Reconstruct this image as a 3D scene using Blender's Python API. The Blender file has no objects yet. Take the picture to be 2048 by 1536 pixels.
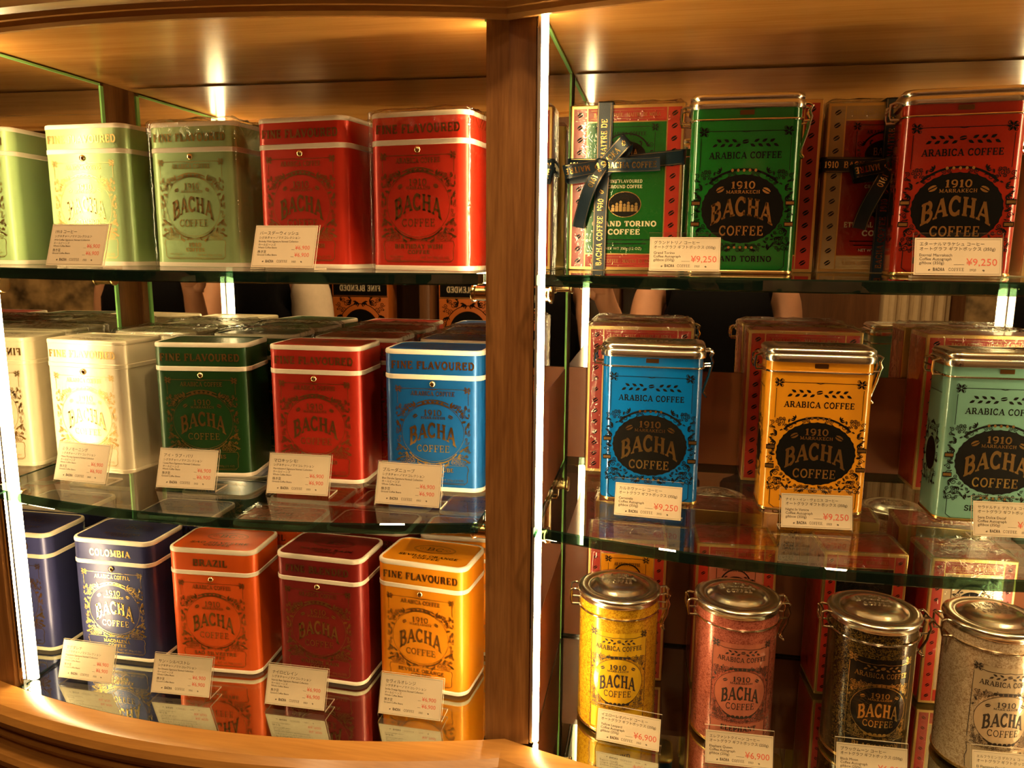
import bpy, bmesh, math, random
import numpy as np
from mathutils import Vector, Matrix, noise
from math import sin, cos, pi, radians, hypot, atan2, sqrt
random.seed(7)
sc = bpy.context.scene
COL = sc.collection

# ------------------------------------------------------------------ camera
CAM = Vector((0.1303, -0.6837, 1.45))
cd = bpy.data.cameras.new('camera'); cam = bpy.data.objects.new('camera', cd); COL.objects.link(cam)
cd.sensor_fit = 'HORIZONTAL'; cd.sensor_width = 36.0; cd.lens = 1560.0 / 2048.0 * 36.0
cd.clip_start = 0.004; cd.clip_end = 50
cam.matrix_world = (Matrix.Translation(CAM) @ Matrix.Rotation(radians(10.5), 4, 'Z') @
                    Matrix.Rotation(radians(90 - 9.8), 4, 'X') @ Matrix.Rotation(radians(0.44), 4, 'Z'))
sc.camera = cam

# ------------------------------------------------------------------ world, exposure
sc.view_settings.view_transform = 'Standard'; sc.view_settings.look = 'None'
sc.view_settings.gamma = 1.0; sc.view_settings.use_curve_mapping = False
sc.view_settings.exposure = 0.5
w = bpy.data.worlds.new('world'); sc.world = w; w.use_nodes = True
w.node_tree.nodes['Background'].inputs[0].default_value = (1.0, 0.72, 0.42, 1)
w.node_tree.nodes['Background'].inputs[1].default_value = 0.02
cy = sc.cycles
cy.max_bounces = 7; cy.glossy_bounces = 5; cy.transparent_max_bounces = 24; cy.transmission_bounces = 4
cy.diffuse_bounces = 2; cy.use_adaptive_sampling = True; cy.adaptive_threshold = 0.14; cy.sample_clamp_indirect = 4.0; cy.blur_glossy = 0.6
WARM = (1.0, 0.66, 0.32)
LED_POWER = 42.0
ROOM_POWER = 6.6
# room downlights: their fixtures are built with the room further down
DOWN = [(-0.55, -1.15), (0.15, -1.25), (0.85, -1.15), (-0.2, -0.62), (0.55, -0.62)]
for (x, y) in DOWN:
    ld = bpy.data.lights.new('downlight_lamp', 'AREA'); ld.shape = 'DISK'; ld.size = 0.11
    ld.energy = ROOM_POWER * (1.5 if y > -.8 else .45); ld.color = WARM
    lo = bpy.data.objects.new('downlight_lamp', ld); COL.objects.link(lo); lo.location = (x, y, 2.655)

# heights
Z1, Z2, Z3, ZC = 1.4295, 1.206, 0.978, 1.643
LX0, LX1 = -0.5345, -0.0206      # left bay
RX0, RX1 = 0.028, 0.580         # right bay
YB = 0.222                      # face of the back mirrors

# ------------------------------------------------------------------ materials
MATS = {}
def nt(name):
    m = bpy.data.materials.new(name); m.use_nodes = True; t = m.node_tree
    for n in list(t.nodes): t.nodes.remove(n)
    out = t.nodes.new('ShaderNodeOutputMaterial'); MATS[name] = m
    return m, t, out
def sock(n, k, v):
    if k in n.inputs: n.inputs[k].default_value = v
def pbr(name, col, rough=0.4, metal=0.0, coat=0.0, var=0.06, scale=40.0, bump=0.0, bscale=200.0, spec=0.5, stretch=(1, 1, 1)):
    m, t, out = nt(name); L = t.links
    p = t.nodes.new('ShaderNodeBsdfPrincipled')
    tc = t.nodes.new('ShaderNodeTexCoord'); mp = t.nodes.new('ShaderNodeMapping'); mp.inputs['Scale'].default_value = stretch
    L.new(tc.outputs['Object'], mp.inputs['Vector'])
    nz = t.nodes.new('ShaderNodeTexNoise'); sock(nz, 'Scale', scale); sock(nz, 'Detail', 3.0)
    L.new(mp.outputs[0], nz.inputs['Vector'])
    rp = t.nodes.new('ShaderNodeValToRGB')
    a = [max(0, c * (1 - var)) for c in col]; b = [min(1, c * (1 + var)) for c in col]
    rp.color_ramp.elements[0].position = .3; rp.color_ramp.elements[1].position = .7
    rp.color_ramp.elements[0].color = (*a, 1); rp.color_ramp.elements[1].color = (*b, 1)
    L.new(nz.outputs['Fac'], rp.inputs[0]); L.new(rp.outputs[0], p.inputs['Base Color'])
    sock(p, 'Roughness', rough); sock(p, 'Metallic', metal); sock(p, 'Coat Weight', coat); sock(p, 'Coat Roughness', 0.12)
    sock(p, 'Specular IOR Level', spec)
    if bump:
        n2 = t.nodes.new('ShaderNodeTexNoise'); sock(n2, 'Scale', bscale); sock(n2, 'Detail', 2.0)
        L.new(mp.outputs[0], n2.inputs['Vector'])
        bp = t.nodes.new('ShaderNodeBump'); sock(bp, 'Strength', bump); sock(bp, 'Distance', 0.001)
        L.new(n2.outputs['Fac'], bp.inputs['Height']); L.new(bp.outputs[0], p.inputs['Normal'])
    L.new(p.outputs[0], out.inputs[0])
    return m
def wood(name, c0, c1, axis='Z', rough=0.35, coat=0.25, fine=1.0):
    m, t, out = nt(name); L = t.links
    p = t.nodes.new('ShaderNodeBsdfPrincipled')
    tc = t.nodes.new('ShaderNodeTexCoord'); mp = t.nodes.new('ShaderNodeMapping')
    s = {'X': (0.06, 1, 1), 'Y': (1, 0.06, 1), 'Z': (1, 1, 0.06)}[axis]
    mp.inputs['Scale'].default_value = tuple(k * fine for k in s)
    L.new(tc.outputs['Object'], mp.inputs['Vector'])
    n1 = t.nodes.new('ShaderNodeTexNoise'); sock(n1, 'Scale', 60.0); sock(n1, 'Detail', 6.0); sock(n1, 'Roughness', .62); sock(n1, 'Distortion', .6)
    n2 = t.nodes.new('ShaderNodeTexNoise'); sock(n2, 'Scale', 340.0); sock(n2, 'Detail', 3.0)
    n3 = t.nodes.new('ShaderNodeTexNoise'); sock(n3, 'Scale', 12.0); sock(n3, 'Detail', 2.0)
    for n in (n1, n2, n3): L.new(mp.outputs[0], n.inputs['Vector'])
    mx = t.nodes.new('ShaderNodeMix'); mx.data_type = 'FLOAT'; mx.inputs[0].default_value = .35
    L.new(n1.outputs['Fac'], mx.inputs[2]); L.new(n2.outputs['Fac'], mx.inputs[3])
    mx2 = t.nodes.new('ShaderNodeMix'); mx2.data_type = 'FLOAT'; mx2.inputs[0].default_value = .3
    L.new(mx.outputs[0], mx2.inputs[2]); L.new(n3.outputs['Fac'], mx2.inputs[3])
    rp = t.nodes.new('ShaderNodeValToRGB'); rp.color_ramp.elements[0].position = .36; rp.color_ramp.elements[1].position = .64
    rp.color_ramp.elements[0].color = (*c0, 1); rp.color_ramp.elements[1].color = (*c1, 1)
    L.new(mx2.outputs[0], rp.inputs[0]); L.new(rp.outputs[0], p.inputs['Base Color'])
    bp = t.nodes.new('ShaderNodeBump'); sock(bp, 'Strength', .15); sock(bp, 'Distance', .0006)
    L.new(n2.outputs['Fac'], bp.inputs['Height']); L.new(bp.outputs[0], p.inputs['Normal'])
    sock(p, 'Roughness', rough); sock(p, 'Coat Weight', coat); sock(p, 'Coat Roughness', .18)
    L.new(p.outputs[0], out.inputs[0]); return m
def fresnel_glass(name, tint, ior=1.5, body=None, opaque=0.0, rough=0.0, bump=0.0, bscale=60.0, boost=0.0, stretch=(1, 1, 1)):
    """clear sheet: straight-through transparency + Fresnel mirror reflection, same from both sides"""
    m, t, out = nt(name); L = t.links
    ge = t.nodes.new('ShaderNodeNewGeometry'); mi = t.nodes.new('ShaderNodeMix'); mi.data_type = 'FLOAT'
    mi.inputs[2].default_value = ior; mi.inputs[3].default_value = 1.0 / ior
    L.new(ge.outputs['Backfacing'], mi.inputs[0])
    fr = t.nodes.new('ShaderNodeFresnel'); L.new(mi.outputs[0], fr.inputs['IOR'])
    tr = t.nodes.new('ShaderNodeBsdfTransparent'); tr.inputs[0].default_value = (*tint, 1)
    gl = t.nodes.new('ShaderNodeBsdfGlossy'); gl.inputs['Roughness'].default_value = rough
    fac = fr.outputs[0]
    if boost:
        ad = t.nodes.new('ShaderNodeMath'); ad.operation = 'ADD'; ad.use_clamp = True; ad.inputs[1].default_value = boost
        L.new(fr.outputs[0], ad.inputs[0]); fac = ad.outputs[0]
    if bump:
        tc = t.nodes.new('ShaderNodeTexCoord'); mp = t.nodes.new('ShaderNodeMapping'); mp.inputs['Scale'].default_value = stretch
        L.new(tc.outputs['Object'], mp.inputs['Vector'])
        n2 = t.nodes.new('ShaderNodeTexNoise'); sock(n2, 'Scale', bscale); sock(n2, 'Detail', 3.0); sock(n2, 'Distortion', 1.2)
        L.new(mp.outputs[0], n2.inputs['Vector'])
        bp = t.nodes.new('ShaderNodeBump'); sock(bp, 'Strength', bump); sock(bp, 'Distance', .004)
        L.new(n2.outputs['Fac'], bp.inputs['Height']); L.new(bp.outputs[0], gl.inputs['Normal']); L.new(bp.outputs[0], fr.inputs['Normal'])
    base = tr.outputs[0]
    if body:
        df = t.nodes.new('ShaderNodeBsdfDiffuse'); df.inputs[0].default_value = (*body, 1)
        m2 = t.nodes.new('ShaderNodeMixShader'); m2.inputs[0].default_value = opaque
        L.new(tr.outputs[0], m2.inputs[1]); L.new(df.outputs[0], m2.inputs[2]); base = m2.outputs[0]
    ms = t.nodes.new('ShaderNodeMixShader')
    L.new(fac, ms.inputs[0]); L.new(base, ms.inputs[1]); L.new(gl.outputs[0], ms.inputs[2]); L.new(ms.outputs[0], out.inputs[0])
    return m
def emit(name, col, s):
    m, t, out = nt(name); e = t.nodes.new('ShaderNodeEmission'); e.inputs[0].default_value = (*col, 1); e.inputs[1].default_value = s
    t.links.new(e.outputs[0], out.inputs[0]); return m

wood('oak_v', (.15, .055, .014), (.36, .16, .048), 'Z', fine=1.5)
wood('oak_x', (.32, .135, .028), (.50, .235, .055), 'X', rough=.3)
wood('oak_ceiling', (.46, .195, .04), (.66, .31, .078), 'X', rough=.24, coat=.3, fine=.8)
wood('dark_oak', (.13, .05, .016), (.24, .10, .035), 'X')
wood('wall_wood', (.10, .04, .015), (.20, .085, .03), 'Z')
pbr('mirror', (.86, .85, .80), .012, 1.0, var=.01)
pbr('brown_panel', (.26, .07, .015), .5, 0, coat=.05, var=.12, scale=6)
fresnel_glass('glass_face', (.96, .985, .965))
fresnel_glass('glass_edge', (.10, .22, .15), body=(.012, .03, .02), opaque=.35)
fresnel_glass('green_edge', (.45, .85, .5), body=(.42, .90, .30), opaque=.9)
fresnel_glass('acrylic', (.985, .985, .975))
fresnel_glass('acrylic_edge', (.85, .8, .72), body=(.75, .62, .45), opaque=.55)
fresnel_glass('cellophane', (.985, .985, .975), ior=1.45, rough=.06, bump=.55, bscale=38.0, boost=.015)
fresnel_glass('cellophane_crumple', (.97, .97, .95), ior=1.5, rough=.08, bump=1.0, bscale=70.0, boost=.05)
emit('led', (1.0, .74, .36), LED_POWER)
pbr('led_channel', (.62, .58, .5), .35, .8)
pbr('brass', (.85, .62, .30), .16, 1.0)
pbr('gold', (.95, .68, .26), .24, 1.0, var=.05)
pbr('gold_dim', (.62, .40, .14), .30, 1.0, var=.05)
pbr('gold_dark', (.22, .11, .035), .34, 1.0)
pbr('silver', (.80, .74, .62), .22, 1.0, var=.03)
pbr('wire', (.80, .70, .54), .14, 1.0)
pbr('cream_band', (.82, .70, .55), .38, 0, var=.03)
pbr('white_card', (.67, .545, .37), .55, 0, var=.02)
pbr('ink', (.035, .022, .015), .5, 0)
pbr('ink_red', (.68, .11, .07), .5, 0)
pbr('ink_black', (.005, .004, .003), .5, 0, spec=.12)
pbr('ink_cream', (.80, .66, .42), .4, 0)
pbr('ribbon', (.010, .022, .036), .36, 0, bump=.2, bscale=900, spec=.5)
pbr('box_red', (.42, .022, .010), .34, 0, coat=.35)
pbr('box_side', (.035, .06, .02), .4, 0)
pbr('box_gold', (.78, .52, .18), .3, .85)
pbr('box_beige', (.50, .34, .15), .4, 0)
def tinpaint(name, c, metal=.32, rough=.36): return pbr(name, c, rough, metal, coat=.12, var=.025, scale=9)
for nme, c in dict(paint_sage=(.36, .50, .22), paint_red=(.62, .032, .012), paint_white=(.80, .68, .48), paint_green=(.012, .055, .010),
                   paint_scarlet=(.46, .022, .008), paint_blue=(.006, .10, .34), paint_navy=(.028, .030, .105), paint_orange=(.78, .105, .010),
                   paint_maroon=(.22, .012, .008), paint_amber=(.90, .31, .010)).items(): tinpaint(nme, c)
for nme, c in dict(clip_green=(.006, .115, .014), clip_red=(.34, .016, .005), clip_blue=(.002, .13, .42), clip_amber=(.75, .29, .012),
                   clip_teal=(.17, .36, .28)).items(): pbr(nme, c, .2, .15, coat=.6, var=.02, scale=9)
def speckle(name, c, d, metal=.3):
    m = pbr(name, c, .24, metal, coat=.5, var=0.0); t = m.node_tree; L = t.links
    p = [n for n in t.nodes if n.type == 'BSDF_PRINCIPLED'][0]; rp = [n for n in t.nodes if n.type == 'VALTORGB'][0]
    nz = [n for n in t.nodes if n.type == 'TEX_NOISE'][0]; sock(nz, 'Scale', 420.0); sock(nz, 'Detail', 4.0); sock(nz, 'Roughness', .7); sock(nz, 'Distortion', 1.5)
    rp.color_ramp.elements[0].color = (*d, 1); rp.color_ramp.elements[0].position = .44
    rp.color_ramp.elements[1].color = (*c, 1); rp.color_ramp.elements[1].position = .53
    return m
for nme, c, d in [('round_yellow', (.88, .50, .02), (.52, .24, .012)), ('round_pink', (.62, .17, .11), (.36, .08, .05)),
                  ('round_black', (.010, .007, .005), (.13, .07, .010)), ('round_white', (.80, .62, .42), (.48, .32, .18))]: speckle('speck_' + nme, c, d)
for nme, c in dict(round_yellow=(.88, .52, .02), round_pink=(.60, .18, .105), round_black=(.010, .008, .006), round_white=(.66, .50, .31)).items():
    pbr(nme, c, .22, .25, coat=.5, var=.02)

# ------------------------------------------------------------------ object helpers
def M(n): return MATS[n]
def mesh_obj(name, verts, faces, mat, parent=None, smooth=True, mats=None, fmat=None):
    me = bpy.data.meshes.new(name); me.from_pydata([tuple(v) for v in verts], [], faces); 
    for mm in (mats or [mat]): me.materials.append(M(mm))
    if fmat: me.polygons.foreach_set('material_index', fmat)
    if smooth: me.polygons.foreach_set('use_smooth', [True] * len(me.polygons))
    me.update()
    o = bpy.data.objects.new(name, me); COL.objects.link(o)
    if parent: o.parent = parent
    return o
def sharp(o, ang=35):
    me = o.data; bm = bmesh.new(); bm.from_mesh(me)
    for e in bm.edges:
        if len(e.link_faces) == 2 and e.calc_face_angle(0) > radians(ang): e.smooth = False
    bm.to_mesh(me); bm.free(); return o
def fixn(o):
    bm = bmesh.new(); bm.from_mesh(o.data); bmesh.ops.recalc_face_normals(bm, faces=bm.faces); bm.to_mesh(o.data); bm.free(); return o
def thing(name, label, cat, loc=(0, 0, 0), rz=0.0, group=None):
    o = bpy.data.objects.new(name, None); COL.objects.link(o); o.empty_display_size = .02
    o.location = loc; o.rotation_euler = (0, 0, rz)
    return tag(o, label, cat, group)
def tag(o, label, cat, group=None):
    o['label'] = label; o['category'] = cat
    if group: o['group'] = group
    return o
def struct(o): o['kind'] = 'structure'; return o
class MB:
    def __init__(s): s.v = []; s.f = []
    def add(s, v, f):
        b = len(s.v); s.v += [tuple(x) for x in v]; s.f += [tuple(i + b for i in q) for q in f]; return s
    def box(s, x0, x1, y0, y1, z0, z1):
        return s.add([(x0, y0, z0), (x1, y0, z0), (x1, y1, z0), (x0, y1, z0), (x0, y0, z1), (x1, y0, z1), (x1, y1, z1), (x0, y1, z1)],
                     [(0, 3, 2, 1), (4, 5, 6, 7), (0, 1, 5, 4), (1, 2, 6, 5), (2, 3, 7, 6), (3, 0, 4, 7)])
    def bbox(s, x0, x1, y0, y1, z0, z1, b):
        """box with bevelled edges"""
        bm = bmesh.new(); bmesh.ops.create_cube(bm, size=1)
        for v in bm.verts: v.co = ((x0 + x1) / 2 + v.co.x * (x1 - x0), (y0 + y1) / 2 + v.co.y * (y1 - y0), (z0 + z1) / 2 + v.co.z * (z1 - z0))
        bmesh.ops.bevel(bm, geom=bm.edges[:], offset=b, segments=2, affect='EDGES', profile=.5)
        bm.verts.index_update(); s.add([v.co for v in bm.verts], [[v.index for v in f.verts] for f in bm.faces]); bm.free(); return s
    def prism(s, pts, z0, z1):
        n = len(pts); v = [(x, y, z0) for x, y in pts] + [(x, y, z1) for x, y in pts]
        f = [tuple(range(n - 1, -1, -1)), tuple(range(n, 2 * n))] + [(i, (i + 1) % n, n + (i + 1) % n, n + i) for i in range(n)]
        return s.add(v, f)
    def tube(s, pts, r, n=8, closed=False):
        pts = [Vector(p) for p in pts]; m = len(pts); v = []; prev = None
        for i, p in enumerate(pts):
            a = pts[(i - 1) % m] if (closed or i) else p; b = pts[(i + 1) % m] if (closed or i < m - 1) else p
            t = (b - a).normalized()
            if prev is None:
                up = Vector((0, 0, 1)) if abs(t.z) < .9 else Vector((1, 0, 0)); nrm = t.cross(up).normalized()
            else: nrm = (prev - t * prev.dot(t)).normalized()
            prev = nrm; bn = t.cross(nrm)
            v += [p + (nrm * cos(2 * pi * k / n) + bn * sin(2 * pi * k / n)) * r for k in range(n)]
        f = []
        for i in range(m if closed else m - 1):
            j = (i + 1) % m
            f += [(i * n + k, i * n + (k + 1) % n, j * n + (k + 1) % n, j * n + k) for k in range(n)]
        if not closed: f += [tuple(range(n - 1, -1, -1)), tuple((m - 1) * n + k for k in range(n))]
        return s.add(v, f)
    def lathe(s, prof, n=48, cx=0, cy_=0):
        v = []; f = []; m = len(prof)
        for (r, z) in prof: v += [(cx + r * cos(2 * pi * k / n), cy_ + r * sin(2 * pi * k / n), z) for k in range(n)]
        for i in range(m - 1): f += [(i * n + k, i * n + (k + 1) % n, (i + 1) * n + (k + 1) % n, (i + 1) * n + k) for k in range(n)]
        f += [tuple(range(n - 1, -1, -1)), tuple((m - 1) * n + k for k in range(n))]
        return s.add(v, f)
    def loft(s, loops, cap=True):
        n = len(loops[0]); v = [p for L in loops for p in L]; f = []
        for i in range(len(loops) - 1): f += [(i * n + k, i * n + (k + 1) % n, (i + 1) * n + (k + 1) % n, (i + 1) * n + k) for k in range(n)]
        if cap: f += [tuple(range(n - 1, -1, -1)), tuple((len(loops) - 1) * n + k for k in range(n))]
        return s.add(v, f)
    def sphere(s, c, r, n=10, m=6, sz=1.0):
        prof = [(max(1e-5, r * sin(pi * i / m)), -r * sz * cos(pi * i / m)) for i in range(m + 1)]
        b = MB().lathe(prof, n); return s.add([(x + c[0], y + c[1], z + c[2]) for x, y, z in b.v], b.f)
    def obj(s, name, mat, parent=None, smooth=True, sh=35):
        o = mesh_obj(name, s.v, s.f, mat, parent, smooth)
        if smooth and sh: sharp(o, sh)
        return o
def rrect(w, d, r, n=5, inset=0.0):
    w2, d2 = w / 2 - inset, d / 2 - inset; r = max(.0004, r - inset); p = []
    for cx, cy_, a0 in ((w2 - r, -d2 + r, -90), (w2 - r, d2 - r, 0), (-w2 + r, d2 - r, 90), (-w2 + r, -d2 + r, 180)):
        for k in range(n + 1):
            a = radians(a0 + 90 * k / n); p.append((cx + r * cos(a), cy_ + r * sin(a)))
    return p
def rloft(w, d, r, prof, n=5):
    """prof: list of (inset, z)"""
    return MB().loft([[(x, y, z) for x, y in rrect(w, d, r, n, i)] for i, z in prof])
def rloft0(w, d, r, prof, n=5):
    return MB().loft([[(x, y, z) for x, y in rrect(w, d, r, n, i)] for i, z in prof], cap=False)
def cpy(o, parent=None):
    c = o.copy(); COL.objects.link(c); c.parent = parent
    if parent: c.matrix_parent_inverse = Matrix()
    return c
def copy_thing(root, loc, rz, label):
    r = root.copy(); COL.objects.link(r); r.location = loc; r.rotation_euler = (0, 0, rz); r['label'] = label
    for ch in list(root.children):
        c = cpy(ch, r)
        for g in list(ch.children): cpy(g, c)
    return r

# ------------------------------------------------------------------ lettering
_fc = bpy.data.curves.new('tmp_font', 'FONT'); _fc.resolution_u = 2; _fo = bpy.data.objects.new('tmp_font', _fc); COL.objects.link(_fo)
_cache = {}
def sans(st):
    if st not in _cache:
        _fc.body = st; bpy.context.view_layer.update(); me = _fo.to_mesh()
        _cache[st] = ([(v.co.x, v.co.y) for v in me.vertices], [tuple(p.vertices) for p in me.polygons]); _fo.to_mesh_clear()
    return _cache[st]
CAPH = max(p[1] for p in sans('H')[0])
# slab-serif capitals drawn from strokes: l=line (x0,y0,x1,y1,width), a=arc (cx,cy,rx,ry,a0,a1,width), s=serif (x,y,halfwidth)
T_, t_ = .21, .105
GL = {
 'A': (.98, [('l', .12, .03, .49, .97, t_), ('l', .49, .97, .84, .03, T_), ('l', .27, .33, .68, .33, t_), ('s', .12, 0, .15), ('s', .84, 0, .19)]),
 'B': (.86, [('l', .2, 0, .2, 1, T_), ('l', .1, .05, .5, .05, t_), ('l', .1, .95, .46, .95, t_), ('l', .2, .52, .5, .52, t_), ('a', .46, .735, .22, .215, 90, -90, T_ * .85), ('a', .48, .285, .27, .235, 90, -90, T_ * .85), ('s', .14, 0, .12), ('s', .14, 1, .12)]),
 'C': (.88, [('a', .46, .5, .36, .45, 42, 318, T_ * .85), ('l', .73, .98, .73, .68, t_), ('l', .73, .02, .73, .3, t_)]),
 'D': (.92, [('l', .2, 0, .2, 1, T_), ('l', .1, .05, .45, .05, t_), ('l', .1, .95, .45, .95, t_), ('a', .43, .5, .36, .45, 90, -90, T_ * .85), ('s', .14, 0, .12), ('s', .14, 1, .12)]),
 'E': (.82, [('l', .2, 0, .2, 1, T_), ('l', .06, .05, .72, .05, t_), ('l', .06, .95, .7, .95, t_), ('l', .2, .52, .54, .52, t_), ('l', .7, 0, .7, .27, t_), ('l', .67, 1, .67, .74, t_), ('l', .54, .4, .54, .64, t_)]),
 'F': (.78, [('l', .2, 0, .2, 1, T_), ('l', .06, .95, .7, .95, t_), ('l', .2, .5, .52, .5, t_), ('l', .67, 1, .67, .72, t_), ('l', .52, .38, .52, .62, t_), ('s', .2, 0, .2)]),
 'G': (.92, [('a', .46, .5, .36, .45, 42, 330, T_ * .85), ('l', .73, .98, .73, .68, t_), ('l', .74, 0, .74, .42, T_ * .8), ('s', .7, .42, .18)]),
 'H': (1.0, [('l', .22, 0, .22, 1, T_), ('l', .78, 0, .78, 1, T_), ('l', .22, .52, .78, .52, t_)] + [('s', x, y, .18) for x in (.22, .78) for y in (0, 1)]),
 'I': (.48, [('l', .24, 0, .24, 1, T_), ('s', .24, 0, .19), ('s', .24, 1, .19)]),
 'J': (.62, [('l', .4, .25, .4, 1, T_), ('a', .22, .25, .18, .2, 0, -180, t_), ('s', .4, 1, .18)]),
 'K': (.98, [('l', .22, 0, .22, 1, T_), ('l', .3, .42, .78, .97, t_), ('l', .42, .55, .82, .03, T_), ('s', .22, 0, .17), ('s', .22, 1, .17), ('s', .78, 1, .15), ('s', .82, 0, .15)]),
 'L': (.76, [('l', .2, 0, .2, 1, T_), ('l', .06, .05, .68, .05, t_), ('l', .66, 0, .66, .3, t_), ('s', .2, 1, .18)]),
 'M': (1.14, [('l', .18, 0, .18, 1, t_), ('l', .94, 0, .94, 1, T_), ('l', .2, .98, .56, .1, T_), ('l', .56, .1, .92, .98, t_), ('s', .18, 0, .15), ('s', .94, 0, .18), ('s', .16, 1, .14), ('s', .97, 1, .15)]),
 'N': (1.0, [('l', .2, 0, .2, 1, t_), ('l', .8, 0, .8, 1, t_), ('l', .2, .96, .8, .04, T_), ('s', .2, 0, .16), ('s', .8, 1, .16), ('s', .14, 1, .1)]),
 'O': (.94, [('a', .47, .5, .36, .45, 0, 360, T_ * .85)]),
 'P': (.82, [('l', .2, 0, .2, 1, T_), ('l', .1, .95, .46, .95, t_), ('l', .2, .42, .46, .42, t_), ('a', .45, .685, .25, .265, 90, -90, T_ * .85), ('s', .2, 0, .18), ('s', .14, 1, .12)]),
 'Q': (.94, [('a', .47, .5, .36, .45, 0, 360, T_ * .85), ('l', .5, .2, .84, -.1, T_ * .7)]),
 'R': (.92, [('l', .2, 0, .2, 1, T_), ('l', .1, .95, .46, .95, t_), ('l', .2, .48, .46, .48, t_), ('a', .45, .715, .24, .235, 90, -90, T_ * .85), ('l', .48, .48, .76, .04, T_), ('s', .2, 0, .17), ('s', .14, 1, .12), ('s', .79, 0, .12)]),
 'S': (.74, [('a', .37, .73, .22, .22, 20, 270, T_ * .75), ('a', .37, .27, .25, .23, 90, -160, T_ * .75), ('l', .62, .98, .62, .74, t_), ('l', .1, .02, .1, .28, t_)]),
 'T': (.86, [('l', .43, 0, .43, 1, T_), ('l', .06, .95, .8, .95, t_), ('l', .09, 1, .09, .7, t_), ('l', .77, 1, .77, .7, t_), ('s', .43, 0, .19)]),
 'U': (.96, [('l', .22, .3, .22, 1, T_), ('l', .76, .3, .76, 1, t_), ('a', .49, .33, .27, .29, 180, 360, T_ * .7), ('s', .22, 1, .17), ('s', .76, 1, .15)]),
 'V': (.96, [('l', .14, .97, .48, .03, T_), ('l', .48, .03, .82, .97, t_), ('s', .15, 1, .18), ('s', .82, 1, .14)]),
 'W': (1.3, [('l', .14, .97, .4, .03, T_), ('l', .4, .03, .64, .95, t_), ('l', .64, .95, .9, .03, T_), ('l', .9, .03, 1.16, .97, t_), ('s', .15, 1, .17), ('s', 1.15, 1, .14)]),
 'X': (.9, [('l', .14, .97, .76, .03, T_), ('l', .76, .97, .14, .03, t_), ('s', .16, 1, .14), ('s', .74, 1, .13), ('s', .16, 0, .13), ('s', .74, 0, .14)]),
 'Y': (.92, [('l', .14, .97, .46, .45, T_), ('l', .46, .45, .78, .97, t_), ('l', .46, 0, .46, .48, T_), ('s', .15, 1, .16), ('s', .78, 1, .13), ('s', .46, 0, .18)]),
 'Z': (.8, [('l', .1, .95, .7, .95, t_), ('l', .66, .93, .14, .07, T_), ('l', .1, .05, .7, .05, t_), ('l', .12, 1, .12, .74, t_), ('l', .68, 0, .68, .27, t_)]),
 '0': (.74, [('a', .37, .5, .26, .45, 0, 360, T_ * .8)]),
 '1': (.5, [('l', .27, 0, .27, 1, T_), ('l', .08, .8, .27, .95, t_), ('s', .27, 0, .2)]),
 '9': (.74, [('a', .37, .67, .24, .28, 0, 360, T_ * .8), ('a', .33, .5, .29, .45, 40, -110, T_ * .75)]),
 '-': (.5, [('l', .08, .4, .42, .4, t_)]), "'": (.25, [('l', .12, .7, .12, 1, t_)]), ' ': (.42, []),
}
def stroke_quads(pts, wd, closed=False):
    n = len(pts); V = []; F = []
    for i, (x, y) in enumerate(pts):
        a = pts[(i - 1) % n] if (closed or i) else pts[i]; b = pts[(i + 1) % n] if (closed or i < n - 1) else pts[i]
        dx, dy = b[0] - a[0], b[1] - a[1]; l = hypot(dx, dy) or 1; nx, ny = -dy / l * wd / 2, dx / l * wd / 2
        V += [(x + nx, y + ny), (x - nx, y - ny)]
    for i in range(n if closed else n - 1):
        j = (i + 1) % n; F.append((2 * i, 2 * i + 1, 2 * j + 1, 2 * j))
    return V, F
def slab(st, weight=1.0, seg=9):
    key = ('slab', st, weight)
    if key in _cache: return _cache[key]
    V = []; F = []; x = 0.0
    def put(v, f):
        b = len(V); V.extend((p[0] + x, p[1]) for p in v); F.extend(tuple(i + b for i in q) for q in f)
    for ch in st:
        adv, parts = GL.get(ch, GL[' '])
        for q in parts:
            if q[0] == 'l':
                n = 4; put(*stroke_quads([(q[1] + (q[3] - q[1]) * k / n, q[2] + (q[4] - q[2]) * k / n) for k in range(n + 1)], q[5] * weight))
            elif q[0] == 'a':
                n = seg * (2 if abs(q[6] - q[5]) > 200 else 1)
                put(*stroke_quads([(q[1] + q[3] * cos(radians(q[5] + (q[6] - q[5]) * k / n)), q[2] + q[4] * sin(radians(q[5] + (q[6] - q[5]) * k / n))) for k in range(n + 1)], q[7] * weight))
            else:
                yy = q[2] + (.05 if q[2] == 0 else -.05)
                put([(q[1] - q[3], yy - .05), (q[1] + q[3], yy - .05), (q[1] + q[3], yy + .05), (q[1] - q[3], yy + .05)], [(0, 1, 2, 3)])
        x += adv + .06
    _cache[key] = (V, F); return V, F

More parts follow.
